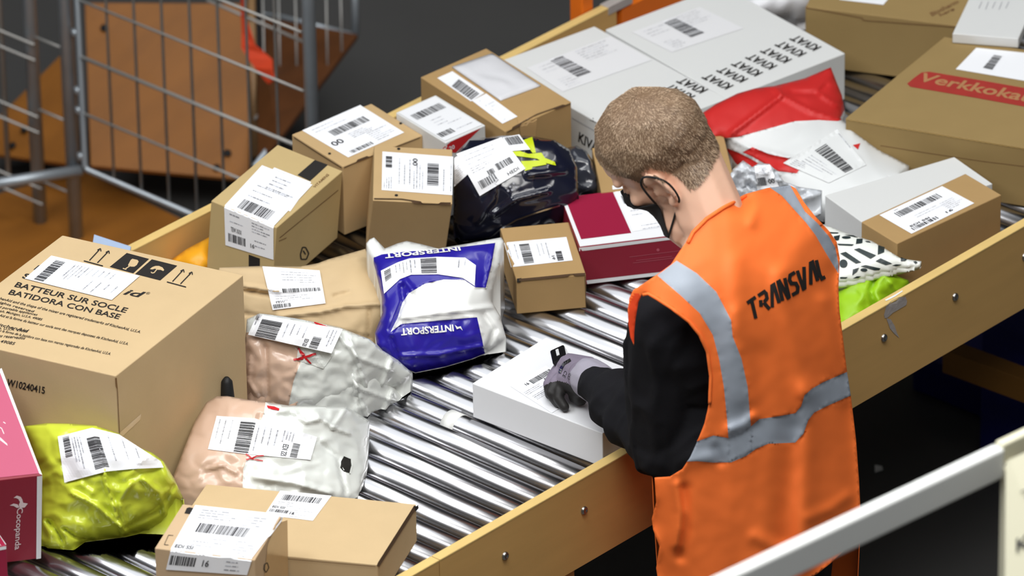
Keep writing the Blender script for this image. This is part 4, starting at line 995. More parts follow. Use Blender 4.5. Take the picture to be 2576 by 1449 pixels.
# ------------------------------------------------------------------ the worker
M_SKIN = mat('skin', L(226, 182, 156), .48, 0, .08, 240, .05, 18, dist=.0006)
MATS['skin'].node_tree.nodes['Principled BSDF'].inputs['Subsurface Weight'].default_value = .05
MATS['skin'].node_tree.nodes['Principled BSDF'].inputs['Subsurface Radius'].default_value = (.01, .004, .002)
M_HOOD = mat('black_fleece', L(26, 26, 30), .95, 0, .5, 500, .12, 30, spec=.2, dist=.0006)
M_VEST = mat('orange_fabric', L(255, 122, 54), .62, 0, .25, 420, .03, 8, spec=.3, dist=.0005)
M_LINE = mat('orange_lining', L(240, 74, 26), .7)
M_REFL = mat('reflective_tape', L(160, 168, 180), .55, .1, .2, 300, .04, 12, dist=.0004)
M_TROU = mat('black_trousers', L(20, 20, 24), .9)
M_SHOE = mat('shoe_black', L(22, 22, 24), .5)
M_GLG = mat('glove_grey', L(132, 122, 140), .8, 0, .5, 500, .05, 40, dist=.0005)
M_GLC = mat('glove_cuff', L(160, 156, 170), .85, 0, .5, 400, .05, 40, dist=.0006)
M_GLB = mat('glove_black', L(32, 30, 30), .6, 0, .4, 300, .08, 40, dist=.0005)
M_MASK = mat('mask_black', L(20, 20, 22), .85, 0, .2, 300)

def ico():
    b = bmesh.new(); bmesh.ops.create_icosphere(b, subdivisions=2, radius=1)
    v = [v_.co.copy() for v_ in b.verts]; f = [[q.index for q in p.verts] for p in b.faces]; b.free(); return v, f
ICV, ICF = ico()
def blobs(name, parts, voxel, smooth=6, fac=.5):
    """one continuous surface grown over ellipsoids and tapered limbs"""
    mb = MB()
    for p in parts:
        if p[0] == 's':
            c, r, R = p[1], p[2], (p[3] if len(p) > 3 else None)
            for_v = [Vector((v.x*r[0], v.y*r[1], v.z*r[2])) for v in ICV]
            if R is not None: for_v = [R @ v for v in for_v]
            mb.add([v+Vector(c) for v in for_v], ICF)
        else:
            a, b, r0_, r1_ = Vector(p[1]), Vector(p[2]), p[3], p[4]; sq = p[5] if len(p) > 5 else None
            n = max(2, int((b-a).length/(min(r0_, r1_)*.16))+1)
            for k in range(n+1):
                t = k/n; r = r0_+(r1_-r0_)*t; c = a.lerp(b, t)
                mb.add([v*r+c for v in ICV], ICF)
    me = bpy.data.meshes.new('tmp'); me.from_pydata([tuple(v) for v in mb.v], [], mb.f); o = bpy.data.objects.new('tmp', me); COL.objects.link(o)
    md = o.modifiers.new('r', 'REMESH'); md.mode = 'VOXEL'; md.voxel_size = voxel; md.use_smooth_shade = True
    sm = o.modifiers.new('s', 'SMOOTH'); sm.iterations = smooth; sm.factor = fac
    bpy.context.view_layer.update()
    m2 = bpy.data.meshes.new_from_object(o.evaluated_get(bpy.context.evaluated_depsgraph_get()))
    vs = [v.co.copy() for v in m2.vertices]; fs = [list(p.vertices) for p in m2.polygons]
    bpy.data.objects.remove(o); bpy.data.meshes.remove(me); bpy.data.meshes.remove(m2)
    return vs, fs

worker = thing('person', 'person in orange high-visibility vest and black face mask bending over a white box', 'person', (-.33, -.80, 0))
# head frame: forward, left, up
Lh = (CR*-.22+CU*-.60+CB*.77).normalized()
Fh = (CR*-.675+CU*-.476+CB*-.564); Fh = (Fh-Lh*Fh.dot(Lh)).normalized()
Uh = Fh.cross(Lh).normalized(); S_ = 1.06
HC = at(1630, 352, 1.447)
RH = Matrix(((Lh.x, Fh.x, Uh.x), (Lh.y, Fh.y, Uh.y), (Lh.z, Fh.z, Uh.z)))
def hd(x, y, z): return HC + RH @ Vector((x*S_, y*S_, z*S_))
def inv(p): return (RH.transposed() @ (p-HC))/S_
NB = Vector((-.352, -.792, 1.315))
P_ = []
def hs(c, r): P_.append(('s', hd(*c), [q*S_ for q in r], RH))
def hc(a, b, r0_, r1_): P_.append(('c', hd(*a), hd(*b), r0_*S_, r1_*S_))
hs((0, -.004, 0), (.074, .093, .086)); hs((0, -.045, -.004), (.064, .055, .066)); hs((0, .040, .004), (.060, .048, .056))
hs((0, .045, -.055), (.056, .044, .056)); hs((0, .038, -.080), (.048, .042, .032)); hs((0, .070, -.092), (.022, .018, .016))
hs((0, -.012, -.06), (.064, .06, .05)); hs((0, -.044, -.036), (.056, .044, .050)); hc((.052, .01, -.076), (.018, .066, -.093), .014, .014); hc((-.052, .01, -.076), (-.018, .066, -.093), .014, .014)
hc((0, .086, -.034), (0, .103, -.066), .008, .012); hs((0, .088, -.078), (.02, .010, .010))
hc((.014, .084, -.016), (.044, .070, -.014), .009, .008); hc((-.014, .084, -.016), (-.044, .070, -.014), .009, .008)
hs((.036, .066, -.056), (.018, .016, .015)); hs((-.036, .066, -.056), (.018, .016, .015))
for sg_ in (1, -1):
    hs((sg_*.073, -.002, -.050), (.009, .013, .024))
    pts = []
    for k in range(15):
        a = math.radians(-70+k*19); pts.append((sg_*(.077+.010*max(0, .5-.5*math.cos(a)) ), -.008-.0175*math.cos(a-math.pi)*-1*-1, -.044+.029*math.sin(a)))
    pts = [(sg_*(.074+.012*max(0.0, -math.cos(math.radians(a_)))+.005), -.004+.0175*math.cos(math.radians(a_)), -.048+.030*math.sin(math.radians(a_))) for a_ in range(35, 290, 17)]
    for a, b in zip(pts[:-1], pts[1:]): hc(a, b, .0043, .0043)
    pts = [(sg_*.082, -.005+.010*math.cos(math.radians(a_)), -.047+.018*math.sin(math.radians(a_))) for a_ in range(60, 260, 25)]
    for a, b in zip(pts[:-1], pts[1:]): hc(a, b, .0032, .0032)
    hs((sg_*.081, -.001, -.079), (.006, .008, .009)); hs((sg_*.077, .010, -.052), (.005, .004, .008))
nk0 = hd(0, -.030, -.055)
P_.append(('c', nk0, NB+Vector((0, .02, .02)), .056, .060)); P_.append(('c', hd(0, .0, -.075), NB+Vector((0, .055, .0)), .048, .055))
P_.append(('c', NB+Vector((0, .0, .0)), Vector((-.45, -.79, 1.20)), .05, .035)); P_.append(('c', NB, Vector((-.21, -.79, 1.20)), .05, .035))
P_.append(('s', (-.34, -.79, 1.14), (.17, .10, .15))); P_.append(('s', (-.325, -.81, .95), (.15, .10, .16)))
for (a, b, c, w) in (((-.47, -.775, 1.17), (-.424, -.742, .935), (-.375, -.585, .926), 0), ((-.175, -.775, 1.17), (-.13, -.72, .95), (-.10, -.56, .92), 1)):
    P_.append(('c', a, b, .048, .042)); P_.append(('c', b, c, .04, .028))
bv_, bf_ = blobs('body', P_, .0034, 5)
body = link('body', bv_, bf_, M_SKIN, None, worker, True)
BB = bvh_of(body)
# eyes and brows
for sg_ in (1, -1):
    mb = MB(); c = hd(sg_*.030, .0700, -.036); mb.add([c+v*.0108*S_ for v in ICV], ICF); mb.build('eyelid', M_SKIN, worker, True)
    mb = MB(); mb.tube([hd(sg_*(.020+.022*k/6), .0818-.004*(k/6)**2, -.0425+.0012*abs(k-3)/3) for k in range(7)], .0011, 6); mb.build('eyelashes', mat('lash_dark', L(50, 36, 28), .8), worker, True)
# hair: short cap and thousands of fine strands flowing from the crown
WH = Vector((.004, -.052, .066))
def hairy(q):
    if q.z > .05: return True
    y = q.y
    tab = [(-.11, -.075), (-.085, -.078), (-.05, -.084), (-.034, -.078), (-.024, -.040), (-.012, -.012), (.008, -.010), (.012, -.040), (.024, -.038), (.03, -.012), (.055, .012), (.07, .030), (.095, .046), (.12, .05)]
    for (a, b), (c, d) in zip(tab[:-1], tab[1:]):
        if a <= y <= c: return q.z > b+(d-b)*(y-a)/(c-a)
    return q.z > -.07
hv = []; hf = []; idx = {}
me = body.data; off = Vector(body['_o'])
hairfaces = []
for p in me.polygons:
    c = p.center+off; q = inv(c)
    if q.length < .17 and hairy(q): hairfaces.append(p)
cap = MB(); cv = {}
for p in hairfaces:
    f = []
    for i in p.vertices:
        if i not in cv:
            cv[i] = len(cap.v); w = me.vertices[i].co+off; q = inv(w); cap.v.append(w+me.vertices[i].normal*.0016)
        f.append(cv[i])
    cap.f.append(f); cap.m.append(0)
M_H1 = mat('hair_brown', L(112, 88, 66), .7, 0, .2, 500, .25, 60, dist=.001)
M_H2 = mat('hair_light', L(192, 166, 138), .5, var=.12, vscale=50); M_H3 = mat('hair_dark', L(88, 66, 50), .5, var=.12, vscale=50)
R = random.Random(3)
areas = []; tot = 0
for p in hairfaces: tot += p.area; areas.append(tot)
import bisect
st = MB()
for k in range(36000):
    p = hairfaces[bisect.bisect(areas, R.random()*tot)-0 if False else min(len(hairfaces)-1, bisect.bisect(areas, R.random()*tot))]
    vv = [me.vertices[i].co for i in p.vertices]; a, b = R.random(), R.random()
    w = vv[0].lerp(vv[1], a).lerp(vv[-1].lerp(vv[-2], a), b)+off; n = p.normal; q = inv(w)
    d = RH @ (q-WH); d = d-n*d.dot(n)
    if d.length < 1e-4: d = Vector((1, 0, 0))-n*n.x
    d.normalize(); sw = n.cross(d); r_ = (q-WH).length
    d = (d+sw*(.45*math.exp(-r_*25)+R.gauss(0, .22))).normalized()
    ln = (.0056+R.random()*.0032)*(1.25 if q.y < -.03 and q.z < -.02 else 1.0)*(.75 if q.y > .0 and q.z < 0 else 1)
    lift = .32+.15*R.random(); m_ = (d*math.cos(lift)+n*math.sin(lift)); m2 = (d*math.cos(lift*.35)+n*math.sin(lift*.35))
    wd = sw.normalized()*(.00036); c1 = w+m_*ln*.5; c2 = c1+m2*ln*.5
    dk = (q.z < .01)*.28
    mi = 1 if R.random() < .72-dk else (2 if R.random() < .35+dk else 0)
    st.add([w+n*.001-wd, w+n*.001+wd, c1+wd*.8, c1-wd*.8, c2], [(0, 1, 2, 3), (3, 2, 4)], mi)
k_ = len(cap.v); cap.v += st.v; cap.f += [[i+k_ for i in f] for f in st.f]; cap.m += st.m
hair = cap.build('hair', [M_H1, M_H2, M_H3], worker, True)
# eyebrow
# face mask with ear loops
V = []; Fm = []; nu, nv = 30, 12
for j in range(nv+1):
    for i in range(nu+1):
        ph = math.radians(-54+108*i/nu); e = abs(ph)/math.radians(54)
        zt = -.044-.030*e; zb_ = -.108+.010*e**1.5; z = zt+(zb_-zt)*j/nv
        o_ = hd(0, .0, max(z, -.090)); dr = (RH @ Vector((math.sin(ph), math.cos(ph), -.35 if z < -.090 else 0))).normalized()
        # from outside inwards so that ears never catch the ray
        h = BB.ray_cast(o_+dr*.16, -dr)
        pnt = h[0] if h[0] is not None else o_+dr*.06
        if (pnt-o_).length < .03*S_: pnt = o_+dr*.05
        V.append(pnt+dr*(.0062+.001*math.sin(j/nv*math.pi*3)*(1-e)**.5))
        if i and j: k = j*(nu+1)+i; Fm.append([k-nu-2, k-nu-1, k, k-1])
for _ in range(3):
    V2 = list(V)
    for j in range(nv+1):
        for i in range(nu+1):
            nbx = [V[jj*(nu+1)+ii] for jj, ii in ((j-1, i), (j+1, i), (j, i-1), (j, i+1)) if 0 <= jj <= nv and 0 <= ii <= nu]
            if len(nbx) == 4: V2[j*(nu+1)+i] = V[j*(nu+1)+i]*.4+sum(nbx, Vector())*.15
    V = V2
ctr = hd(0, .02, -.07)
V = [v+(v-ctr).normalized()*.0012 for v in V]
for k, v in enumerate(V):
    nr = BB.find_nearest(v)
    if nr[0] is not None and (v-nr[0]).dot(nr[1]) < .0036: V[k] = nr[0]+nr[1]*.0036
mask = link('face_mask', V, Fm, M_MASK, None, worker, True); md = mask.modifiers.new('s', 'SOLIDIFY'); md.thickness = .0018; md.offset = 1
for sg_, i in ((1, nu), (-1, 0)):
    a = V[i+0*(nu+1)]; b = V[i+nv*(nu+1)]
    pts = [a, hd(sg_*.080, .022, -.048), hd(sg_*.086, .012, -.022), hd(sg_*.089, -.004, -.013), hd(sg_*.090, -.020, -.026), hd(sg_*.086, -.025, -.048), hd(sg_*.081, -.015, -.078), hd(sg_*.073, .008, -.094), b]
    sp = []
    for q in range(len(pts)-1):
        p0, p1, p2, p3 = pts[max(0, q-1)], pts[q], pts[q+1], pts[min(len(pts)-1, q+2)]
        for t in (0, .25, .5, .75):
            sp.append(.5*((2*p1)+(p2-p0)*t+(2*p0-5*p1+4*p2-p3)*t*t+(3*p1-p0-3*p2+p3)*t**3))
    sp.append(b); mb = MB(); mb.tube(sp, .0019, 8); mb.build('mask_loop', M_MASK, mask, True)

# hoodie
SH = Vector((-.462, -.775, 1.170)); EL = Vector((-.424, -.745, .925)); WR = Vector((-.362, -.532, .925))
hp = [('c', SH, SH.lerp(EL, .5), .070, .072), ('c', SH.lerp(EL, .5), EL, .072, .068), ('s', EL+Vector((-.004, -.012, -.004)), (.070, .072, .070)),
      ('c', EL, EL.lerp(WR, .55), .066, .058), ('c', EL.lerp(WR, .55), EL.lerp(WR, .80), .055, .049), ('c', EL.lerp(WR, .86), WR, .041, .039)]
SR = Vector((-.165, -.770, 1.185)); ER = Vector((-.098, -.715, .955)); WRr = Vector((-.090, -.57, .92))
hp += [('c', SR, ER, .068, .062), ('c', ER, WRr, .058, .042), ('s', (-.335, -.80, 1.13), (.175, .098, .17)), ('s', (-.325, -.82, .93), (.165, .105, .20)),
       ('c', (-.46, -.78, 1.175), (-.34, -.79, 1.20), .06, .07), ('c', (-.19, -.78, 1.185), (-.34, -.79, 1.20), .06, .07)]
v_, f_ = blobs('hoodie', hp, .005, 5)
v2 = []
ax = (WR-EL).normalized(); ua = (EL-SH).normalized()
from_el = lambda w: (w-EL).dot(ax)
cl = []
bm_ = BVHTree.FromPolygons(v_, f_)
for w in v_:
    h = bm_.find_nearest(w); n = h[1]
    a = from_el(w); dd = 0
    q = w*16; nz = noise.noise(q)
    t = 1-abs(noise.noise(Vector((a*26+w.z*9, w.x*7, w.z*12)))*2)
    dd = .0045*nz + .006*max(0, t-.35)
    if .0 < a < .25: dd += .004*math.sin(a*75+3*noise.noise(w*9))
    v2.append(w+n*dd)
hoodie = link('hoodie', v2, f_, M_HOOD, None, worker, True)

# vest: shell around the trunk, near side laid out in full
rings = [(1.368, -.357, -.778, .062, .058), (1.345, -.354, -.780, .095, .072), (1.318, -.35, -.785, .150, .092), (1.285, -.342, -.79, .196, .112), (1.24, -.337, -.795, .216, .125), (1.18, -.333, -.80, .222, .132), (1.10, -.328, -.81, .222, .134), (1.0, -.32, -.82, .220, .134), (.92, -.315, -.83, .220, .136), (.8, -.31, -.84, .224, .145), (.7, -.305, -.845, .222, .150), (.60, -.303, -.845, .212, .150), (.55, -.303, -.845, .206, .15)]
RV = []; RF = []; NR = 72; NZ = 90
def ringat(z):
    for (a, b) in zip(rings[:-1], rings[1:]):
        if b[0] <= z <= a[0]:
            t = (a[0]-z)/(a[0]-b[0]); t = t; return [a[i]+(b[i]-a[i])*t for i in range(5)]
    return rings[0] if z > rings[0][0] else rings[-1]
for j in range(NZ+1):
    z = rings[0][0]+(rings[-1][0]-rings[0][0])*(j/NZ)**1.0
    _, cx, cy, a, b = ringat(z)
    for i in range(NR):
        an = 2*math.pi*i/NR; c, s = math.cos(an), math.sin(an); e = .86
        RV.append(Vector((cx+a*math.copysign(abs(c)**e, c), cy+b*math.copysign(abs(s)**e, s), z)))
for j in range(NZ):
    for i in range(NR): RF.append([j*NR+i, (j+1)*NR+i, (j+1)*NR+(i+1) % NR, j*NR+(i+1) % NR])
SB = BVHTree.FromPolygons(RV, RF)
def vp(x, y): return (1450+x/1.45, 450+y/1.45)
vo = [(400, 232), (420, 190), (470, 140), (530, 100), (620, 54), (700, 33), (780, 24), (800, 35), (830, 85), (870, 135), (920, 188), (950, 230), (961, 290), (956, 400), (960, 480), (975, 600), (987, 700), (1001, 790), (1020, 950), (1031, 1100), (1036, 1200), (1012, 1290), (985, 1350), (930, 1400), (880, 1440), (820, 1475), (700, 1500), (500, 1510), (380, 1500), (300, 1480), (291, 1420), (303, 1340), (280, 1280), (275, 1240), (291, 1180), (285, 1090),
      (340, 1086), (385, 1060), (415, 1015), (440, 960), (468, 890), (484, 820), (490, 720), (478, 630), (450, 570), (410, 520), (350, 474), (295, 438), (262, 418), (240, 422), (226, 450), (216, 510), (211, 560), (210, 607), (198, 580), (190, 530), (187, 480), (193, 435), (208, 405), (260, 372), (300, 345), (345, 312), (378, 262)]
vo = [vp(*p) for p in vo]
tv = [(295, 352), (380, 425), (450, 490), (498, 570), (520, 655), (538, 760), (549, 870), (555, 950), (556, 1033), (640, 990), (637, 905), (632, 850), (625, 760), (602, 655), (570, 575), (564, 515), (510, 412), (440, 345), (366, 298)]
th = [(395, 1032), (440, 958), (500, 936), (555, 946), (600, 930), (637, 903), (668, 876), (740, 866), (798, 855), (820, 830), (832, 790), (860, 765), (900, 742), (987, 704), (1002, 790), (920, 826), (868, 852), (846, 880), (828, 930), (798, 962), (700, 966), (655, 985), (620, 1010), (565, 1034), (500, 1035), (440, 1030)]
tr = [(706, 32), (780, 24), (800, 60), (833, 118), (880, 162), (920, 208), (944, 250), (956, 310), (956, 345), (940, 320), (905, 262), (872, 205), (838, 160), (800, 118), (750, 62)]
lin = [(240, 424), (226, 450), (216, 510), (211, 560), (210, 603), (198, 580), (191, 530), (190, 480), (197, 440), (212, 418)]
tv, th, tr, lin = [[vp(*p) for p in q] for q in (tv, th, tr, lin)]
# keep region corners a hair inside the outline
VV, TT = cdt(vo, 7, [tuple(q)+(q[0],) for q in (tv, th, tr)])
par_ = list(range(len(VV)))
def fnd(i):
    while par_[i] != i: par_[i] = par_[par_[i]]; i = par_[i]
    return i
for t in TT:
    par_[fnd(t[0])] = fnd(t[1]); par_[fnd(t[1])] = fnd(t[2])
from collections import Counter
big = Counter(fnd(t[0]) for t in TT).most_common(1)[0][0]
TT = [t for t in TT if fnd(t[0]) == big]
ts = []
last = 12.2
for (x, y) in VV:
    d = ray(x, y); h = SB.ray_cast(CAM, d.normalized())
    if h[0] is not None: t = (h[0]-CAM).dot(fwd)
    else: t = None
    ts.append(t)
HB_ = bvh_of(hoodie)
for i, (x, y) in enumerate(VV):
    dn = ray(x, y).normalized()
    for B_, gap in ((BB, .005), (HB_, .004)):
        h = B_.ray_cast(CAM, dn)
        if h[0] is not None and y < 700 and x > 1720:
            t = (h[0]-CAM).dot(fwd)-gap
            if ts[i] is None or t < ts[i]: ts[i] = t
nbv = [set() for _ in VV]
for t in TT:
    for a, b in ((0, 1), (1, 2), (2, 0)): nbv[t[a]].add(t[b]); nbv[t[b]].add(t[a])
while any(t is None for t in ts):
    new = list(ts); ch = False
    for i, t in enumerate(ts):
        if t is None:
            k = [ts[j] for j in nbv[i] if ts[j] is not None]
            if k: new[i] = sum(k)/len(k)+.006; ch = True
    ts = new
    if not ch: ts = [t if t is not None else 12.2 for t in ts]
for it in range(30):
    ts = [ts[i]*.5+.5*sum(ts[j] for j in nbv[i])/max(1, len(nbv[i])) for i in range(len(ts))]
# soft folds: (polyline px, half width, amplitude towards the viewer)
folds = [([(1960, 690), (1975, 800), (2005, 900), (2022, 985)], 26, .013), ([(2030, 985), (2026, 1120), (2020, 1290), (2025, 1420)], 30, .016), ([(1995, 1080), (1985, 1200), (1975, 1350)], 34, -.012),
         ([(1850, 660), (1853, 760), (1846, 860), (1870, 1000)], 26, .008), ([(2075, 760), (2110, 920), (2125, 1000)], 22, .010), ([(1900, 900), (1890, 1050)], 40, -.008),
         ([(1700, 1220), (1712, 1290), (1703, 1370)], 13, .012), ([(1722, 1230), (1726, 1330), (1712, 1400)], 14, -.010), ([(1700, 1190), (1730, 1160), (1790, 1150)], 18, .006),
         ([(1840, 1080), (1870, 1068), (1895, 1050)], 14, .010), ([(1800, 1130), (1812, 1160)], 12, -.006), ([(1900, 1350), (1960, 1380), (1900, 1440)], 18, .006), ([(2040, 1300), (2090, 1280), (2130, 1250)], 16, .006),
         ([(1880, 480), (1900, 520), (1890, 560)], 14, .006), ([(1850, 790), (1880, 900), (1895, 1040)], 20, .006), ([(1760, 700), (1800, 860), (1815, 1050)], 26, -.003), ([(2045, 560), (2010, 620), (1980, 700)], 30, .005)]
vpts = []
for i, (x, y) in enumerate(VV):
    e = 0.0
    for pl, wd_, am in folds:
        dm = 1e9
        for a, b in zip(pl[:-1], pl[1:]):
            dx, dy = b[0]-a[0], b[1]-a[1]; t = max(0, min(1, ((x-a[0])*dx+(y-a[1])*dy)/(dx*dx+dy*dy)))
            dm = min(dm, math.hypot(x-a[0]-dx*t, y-a[1]-dy*t))
        e += am*math.exp(-(dm/wd_)**2)
    low = max(0, min(1, (y-900)/400))
    e += (.0042*noise.noise(Vector((x*.012, y*.006, 2))))*(.5+low)+.0008*noise.noise(Vector((x*.035, y*.03, 5)))
    vpts.append(CAM+ray(x, y)*(ts[i]-e-.010))
fm = []
for t in TT:
    cx = sum(VV[i][0] for i in t)/3; cy = sum(VV[i][1] for i in t)/3; k = 0
    if inside(lin, cx, cy): k = 2
    if inside(tv, cx, cy) or inside(th, cx, cy) or inside(tr, cx, cy): k = 1
    fm.append(k)
n0 = len(vpts)
used = sorted({i for t in TT for i in t}); ren = {i: k for k, i in enumerate(used)}
vpts = [vpts[i] for i in used]; TT = [[ren[i] for i in t] for t in TT]; n0 = len(vpts)
vs = list(vpts); fs = [list(t) for t in TT]
cen_ = Vector((-.33, -.81, 1.0)); vmap = {}; fv2 = []; ff2 = []
for f in RF:
    c = sum((RV[i] for i in f), Vector())/4; n = (RV[f[1]]-RV[f[0]]).cross(RV[f[2]]-RV[f[0]])
    out_ = Vector((c.x-cen_.x, c.y-cen_.y, 0))
    if n.dot(out_) < 0: n = -n
    if n.normalized().dot((CAM-c).normalized()) < .04 and c.z < 1.13 and not (c.z > 1.0 and abs((c.x+.33)) > .12):
        g = []
        for i in f:
            if i not in vmap: vmap[i] = len(fv2); fv2.append(Vector((-.325+(RV[i].x+.325)*.89, -.82+(RV[i].y+.82)*.92, RV[i].z)))
            g.append(vmap[i])
        ff2.append(g)
vest = link('hi_vis_vest', vs, fs, [M_VEST, M_REFL, M_LINE], fm, worker, True)
md = vest.modifiers.new('s', 'SOLIDIFY'); md.thickness = .0016; md.offset = -1
vf = link('vest_front', fv2, ff2, M_VEST, None, vest, True); md = vf.modifiers.new('s', 'SOLIDIFY'); md.thickness = .0016
VB = BVHTree.FromPolygons(vpts, [list(t) for t in TT])
# bound edges: armhole and neckline
def trim(name, pl, r, m):
    pts = [cast(VB, x, y, .0015) for x, y in densify(pl+pl[-2:0:-1], 8)]
    n_ = len([1 for _ in densify(pl, 8)])
    d_ = []
    for a, b in zip(pl[:-1], pl[1:]):
        k = max(1, int(math.hypot(b[0]-a[0], b[1]-a[1])/8)); d_ += [(a[0]+(b[0]-a[0])*i/k, a[1]+(b[1]-a[1])*i/k) for i in range(k)]
    d_.append(pl[-1]); mb = MB(); mb.tube([cast(VB, x, y, .001) for x, y in d_], r, 6); return mb.build(name, m, vest, True)
trim('neck_binding', [vp(*p) for p in [(406, 235), (426, 196), (475, 147), (535, 107), (618, 63)]], .0034, M_VEST)
trim('armhole_binding', [vp(*p) for p in [(486, 820), (490, 720), (478, 630), (450, 570), (410, 520), (350, 474), (295, 438), (262, 419), (242, 423)]], .0030, M_VEST)
# TRANSVAL lettering, letters drawn as thick strokes in a slanted frame
GL = {'T': [[(0, .0), (.95, .0)], [(.5, .0), (.36, 1)]], 'R': [[(.12, .02), (.8, .02), (.92, .16), (.86, .42), (.5, .50)], [(.44, .50), (.80, 1)], [(.22, .30), (.08, .62)]],
      'A': [[(.0, 1), (.62, .0), (.84, .0), (.80, 1)]], 'N': [[(.08, 1), (.22, .0), (.34, .0), (.68, 1), (.78, 1), (.92, .0)]],
      'S': [[(.95, .02), (.4, .02), (.2, .22), (.3, .44), (.72, .56), (.8, .78), (.62, 1), (.02, 1)]], 'V': [[(.12, .0), (.2, 1), (.36, 1), (.95, .0)]], 'L': [[(.22, .0), (.10, .78), (.24, 1), (.72, 1)]]}
def P_text(u, v):      # u along the word 0..1, v down 0..1 (px on the vest back)
    bx = 1892+u*(2079-1892); by = 806+u*(694-806)-8*math.sin(u*math.pi)*.6
    return (bx-14+14*v*1.0, by-44*(1-v)*(1+.06*u))
word = 'TRANSVAL'; wch = [1.0, 1.0, .95, 1.0, 1.0, .9, .95, .75]; tw = sum(wch)+.10*7; cx = 0
for ch, wc in zip(word, wch):
    segs = [[P_text((cx+p[0]*wc)/tw, p[1]) for p in s] for s in GL[ch]]
    mb = MB()
    for s in segs:
        # mitred ribbon
        L_, R_ = [], []
        for i, p in enumerate(s):
            a = s[max(0, i-1)]; b = s[min(len(s)-1, i+1)]
            tx, ty = b[0]-a[0], b[1]-a[1]; d = math.hypot(tx, ty) or 1; w = 4.5
            if 0 < i < len(s)-1:
                d1_ = (p[0]-a[0], p[1]-a[1]); d2_ = (b[0]-p[0], b[1]-p[1]); l1 = math.hypot(*d1_); l2 = math.hypot(*d2_)
                tx, ty = d1_[0]/l1+d2_[0]/l2, d1_[1]/l1+d2_[1]/l2; d = math.hypot(tx, ty) or 1; w = 4.5/max(.55, d/2)
            L_.append((p[0]-ty/d*w, p[1]+tx/d*w)); R_.append((p[0]+ty/d*w, p[1]-tx/d*w))
        for i in range(len(s)-1):
            n = 4; vv = []; ff = []
            for k in range(n+1):
                t = k/n
                vv += [cast(VB, L_[i][0]+(L_[i+1][0]-L_[i][0])*t, L_[i][1]+(L_[i+1][1]-L_[i][1])*t, .0014), cast(VB, R_[i][0]+(R_[i+1][0]-R_[i][0])*t, R_[i][1]+(R_[i+1][1]-R_[i][1])*t, .0014)]
                if k: ff.append([2*k-2, 2*k-1, 2*k+1, 2*k])
            mb.add(vv, ff)
    mb.build('printed_letter', M_BLK, vest); cx += wc+.10

# glove with five bent fingers
def hp3(x, y, h): return atb(x, y, h)
gz = .069
wr = WR
kn = hp3(1424, 934, gz+.050)
gp = [('c', hp3(1492, 962, gz+.066), hp3(1474, 950, gz+.066), .032, .033), ('c', hp3(1474, 948, gz+.064), hp3(1430, 922, gz+.050), .030, .023), ('c', hp3(1474, 962, gz+.060), hp3(1428, 958, gz+.044), .028, .021), ('c', hp3(1478, 930, gz+.064), hp3(1432, 912, gz+.050), .024, .017)]
fing = [[(1428, 905, .050), (1410, 922, .042), (1392, 944, .030), (1384, 966, .016)], [(1424, 922, .050), (1400, 942, .042), (1381, 966, .028), (1384, 992, .012)],
        [(1424, 938, .048), (1398, 962, .040), (1386, 988, .026), (1402, 1012, .010)], [(1428, 958, .044), (1408, 980, .034), (1405, 1002, .022), (1420, 1024, .010)], [(1468, 968, .050), (1446, 984, .036), (1446, 998, .022), (1462, 1006, .012)]]
rr_ = [(.0125, .0115, .0105, .0095), (.0125, .0118, .0108, .0098), (.012, .0112, .0105, .0095), (.011, .0102, .0095, .009), (.0145, .013, .0115, .0105)]
for fg, rf in zip(fing, rr_):
    for i in range(3): gp.append(('c', hp3(fg[i][0], fg[i][1], gz+fg[i][2]), hp3(fg[i+1][0], fg[i+1][1], gz+fg[i+1][2]), rf[i], rf[i+1]))
gv, gf = blobs('glove', gp, .0024, 4)
gm = []
blk = [(1340, 940), (1368, 972), (1384, 962), (1404, 958), (1424, 962), (1440, 972), (1455, 978), (1475, 1005), (1475, 1060), (1340, 1060)]
for f in gf:
    c = sum((gv[i] for i in f), Vector())/len(f); x, y, _ = topx(c); gm.append(1 if inside(blk, x, y) else 0)
glove = link('glove', gv, gf, [M_GLG, M_GLB], gm, worker, True)
for nm_, a_, b_, r_, m_ in (('glove_cuff', hp3(1505, 966, gz+.066), hp3(1482, 952, gz+.066), .0375, M_GLC),):
    cv_, cf_ = blobs('cuff', [('c', a_, b_, r_, r_*.985)], .003, 3); link(nm_, cv_, cf_, m_, None, glove, True)
GBV = bvh_of(glove)
text_on('glove_print', GBV, 'CE', ((1428, 936), (1422, 952), (1415, 947), (1421, 932)), M_INK, glove, .0, 0, .0008)
text_on('glove_print', GBV, 'CAT', ((1438, 942), (1432, 956), (1427, 952), (1433, 938)), M_INK, glove, .0, 0, .0008)
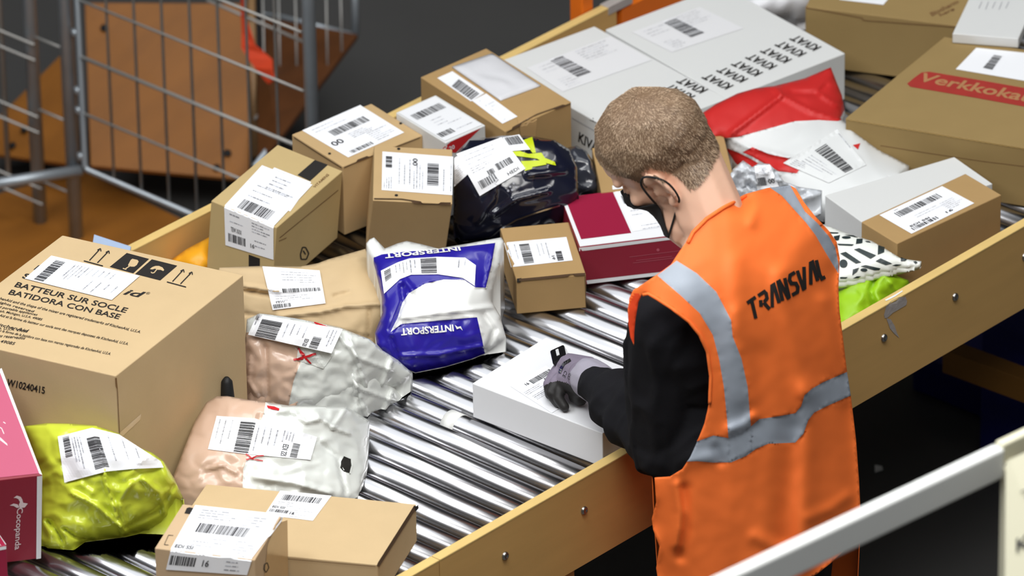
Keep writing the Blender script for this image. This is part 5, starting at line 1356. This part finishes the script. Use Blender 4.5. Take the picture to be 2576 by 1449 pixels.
# trousers and shoes
tp = []
for sx in (-.40, -.22):
    tp += [('c', (sx+.01, -.84, .86), (sx, -.83, .46), .088, .068), ('c', (sx, -.83, .46), (sx-.005, -.85, .09), .066, .055)]
tp += [('s', (-.31, -.845, .84), (.165, .115, .13))]
tv_, tf_ = blobs('t', tp, .009, 4); link('trousers', tv_, tf_, M_TROU, None, worker, True)
for sx in (-.405, -.225):
    sv, sf = blobs('s', [('s', (sx, -.87, .045), (.040, .05, .04)), ('s', (sx, -.79, .035), (.045, .085, .034)), ('s', (sx, -.73, .03), (.043, .05, .028)), ('c', (sx, -.865, .05), (sx, -.865, .10), .042, .045)], .006, 4)
    sv = [Vector((v.x, v.y, max(.002, v.z))) for v in sv]; link('shoe', sv, sf, M_SHOE, None, worker, True)

# finger scanner: black housing on the index finger with a clear window
cs = hp3(1409, 899, gz+.060)
scn = thing('finger_scanner', 'small black ring barcode scanner worn on the gloved index finger', 'scanner', tuple(cs))
ax1 = (hp3(1402, 884, gz+.060)-hp3(1412, 928, gz+.052)).normalized(); ax2 = (CR*.9+CU*.25+CB*.35); ax2 = (ax2-ax1*ax2.dot(ax1)).normalized(); ax3 = ax1.cross(ax2)
if ax3.dot(CB) < 0: ax3 = -ax3
def ob(c, e, m, name, par, bw=.0015):
    a, b, d = ax1*e[0], ax2*e[1], ax3*e[2]; mb = MB(); mb.hexa([c-a-b-d, c+a-b-d, c+a+b-d, c-a+b-d], [c-a-b+d, c+a-b+d, c+a+b+d, c-a+b+d]); o = mb.build(name, m, par); bevel(o, bw, 3); return o
M_GLOSS = mat('gloss_black', L(22, 22, 24), .18, coat=.5)
ob(cs, (.019, .0135, .009), M_GLOSS, 'scanner_housing', scn, .003)
ob(cs+ax3*.0085+ax1*.004, (.0085, .0028, .0016), mat('scan_window', L(206, 208, 210), .12), 'scan_window', scn, .0008)
ob(cs-ax1*.012-ax3*.008, (.012, .006, .006), M_GLOSS, 'trigger_mount', scn)
strokes_on('finger_strap', GBV, [[(1409, 940), (1412, 928), (1420, 915), (1436, 906)]], 7, M_GLOSS, scn, .0014)
bpy.context.view_layer.update()
for _o in list(bpy.data.objects):
    for k_ in ('_o', '_top'):
        if k_ in _o: del _o[k_]
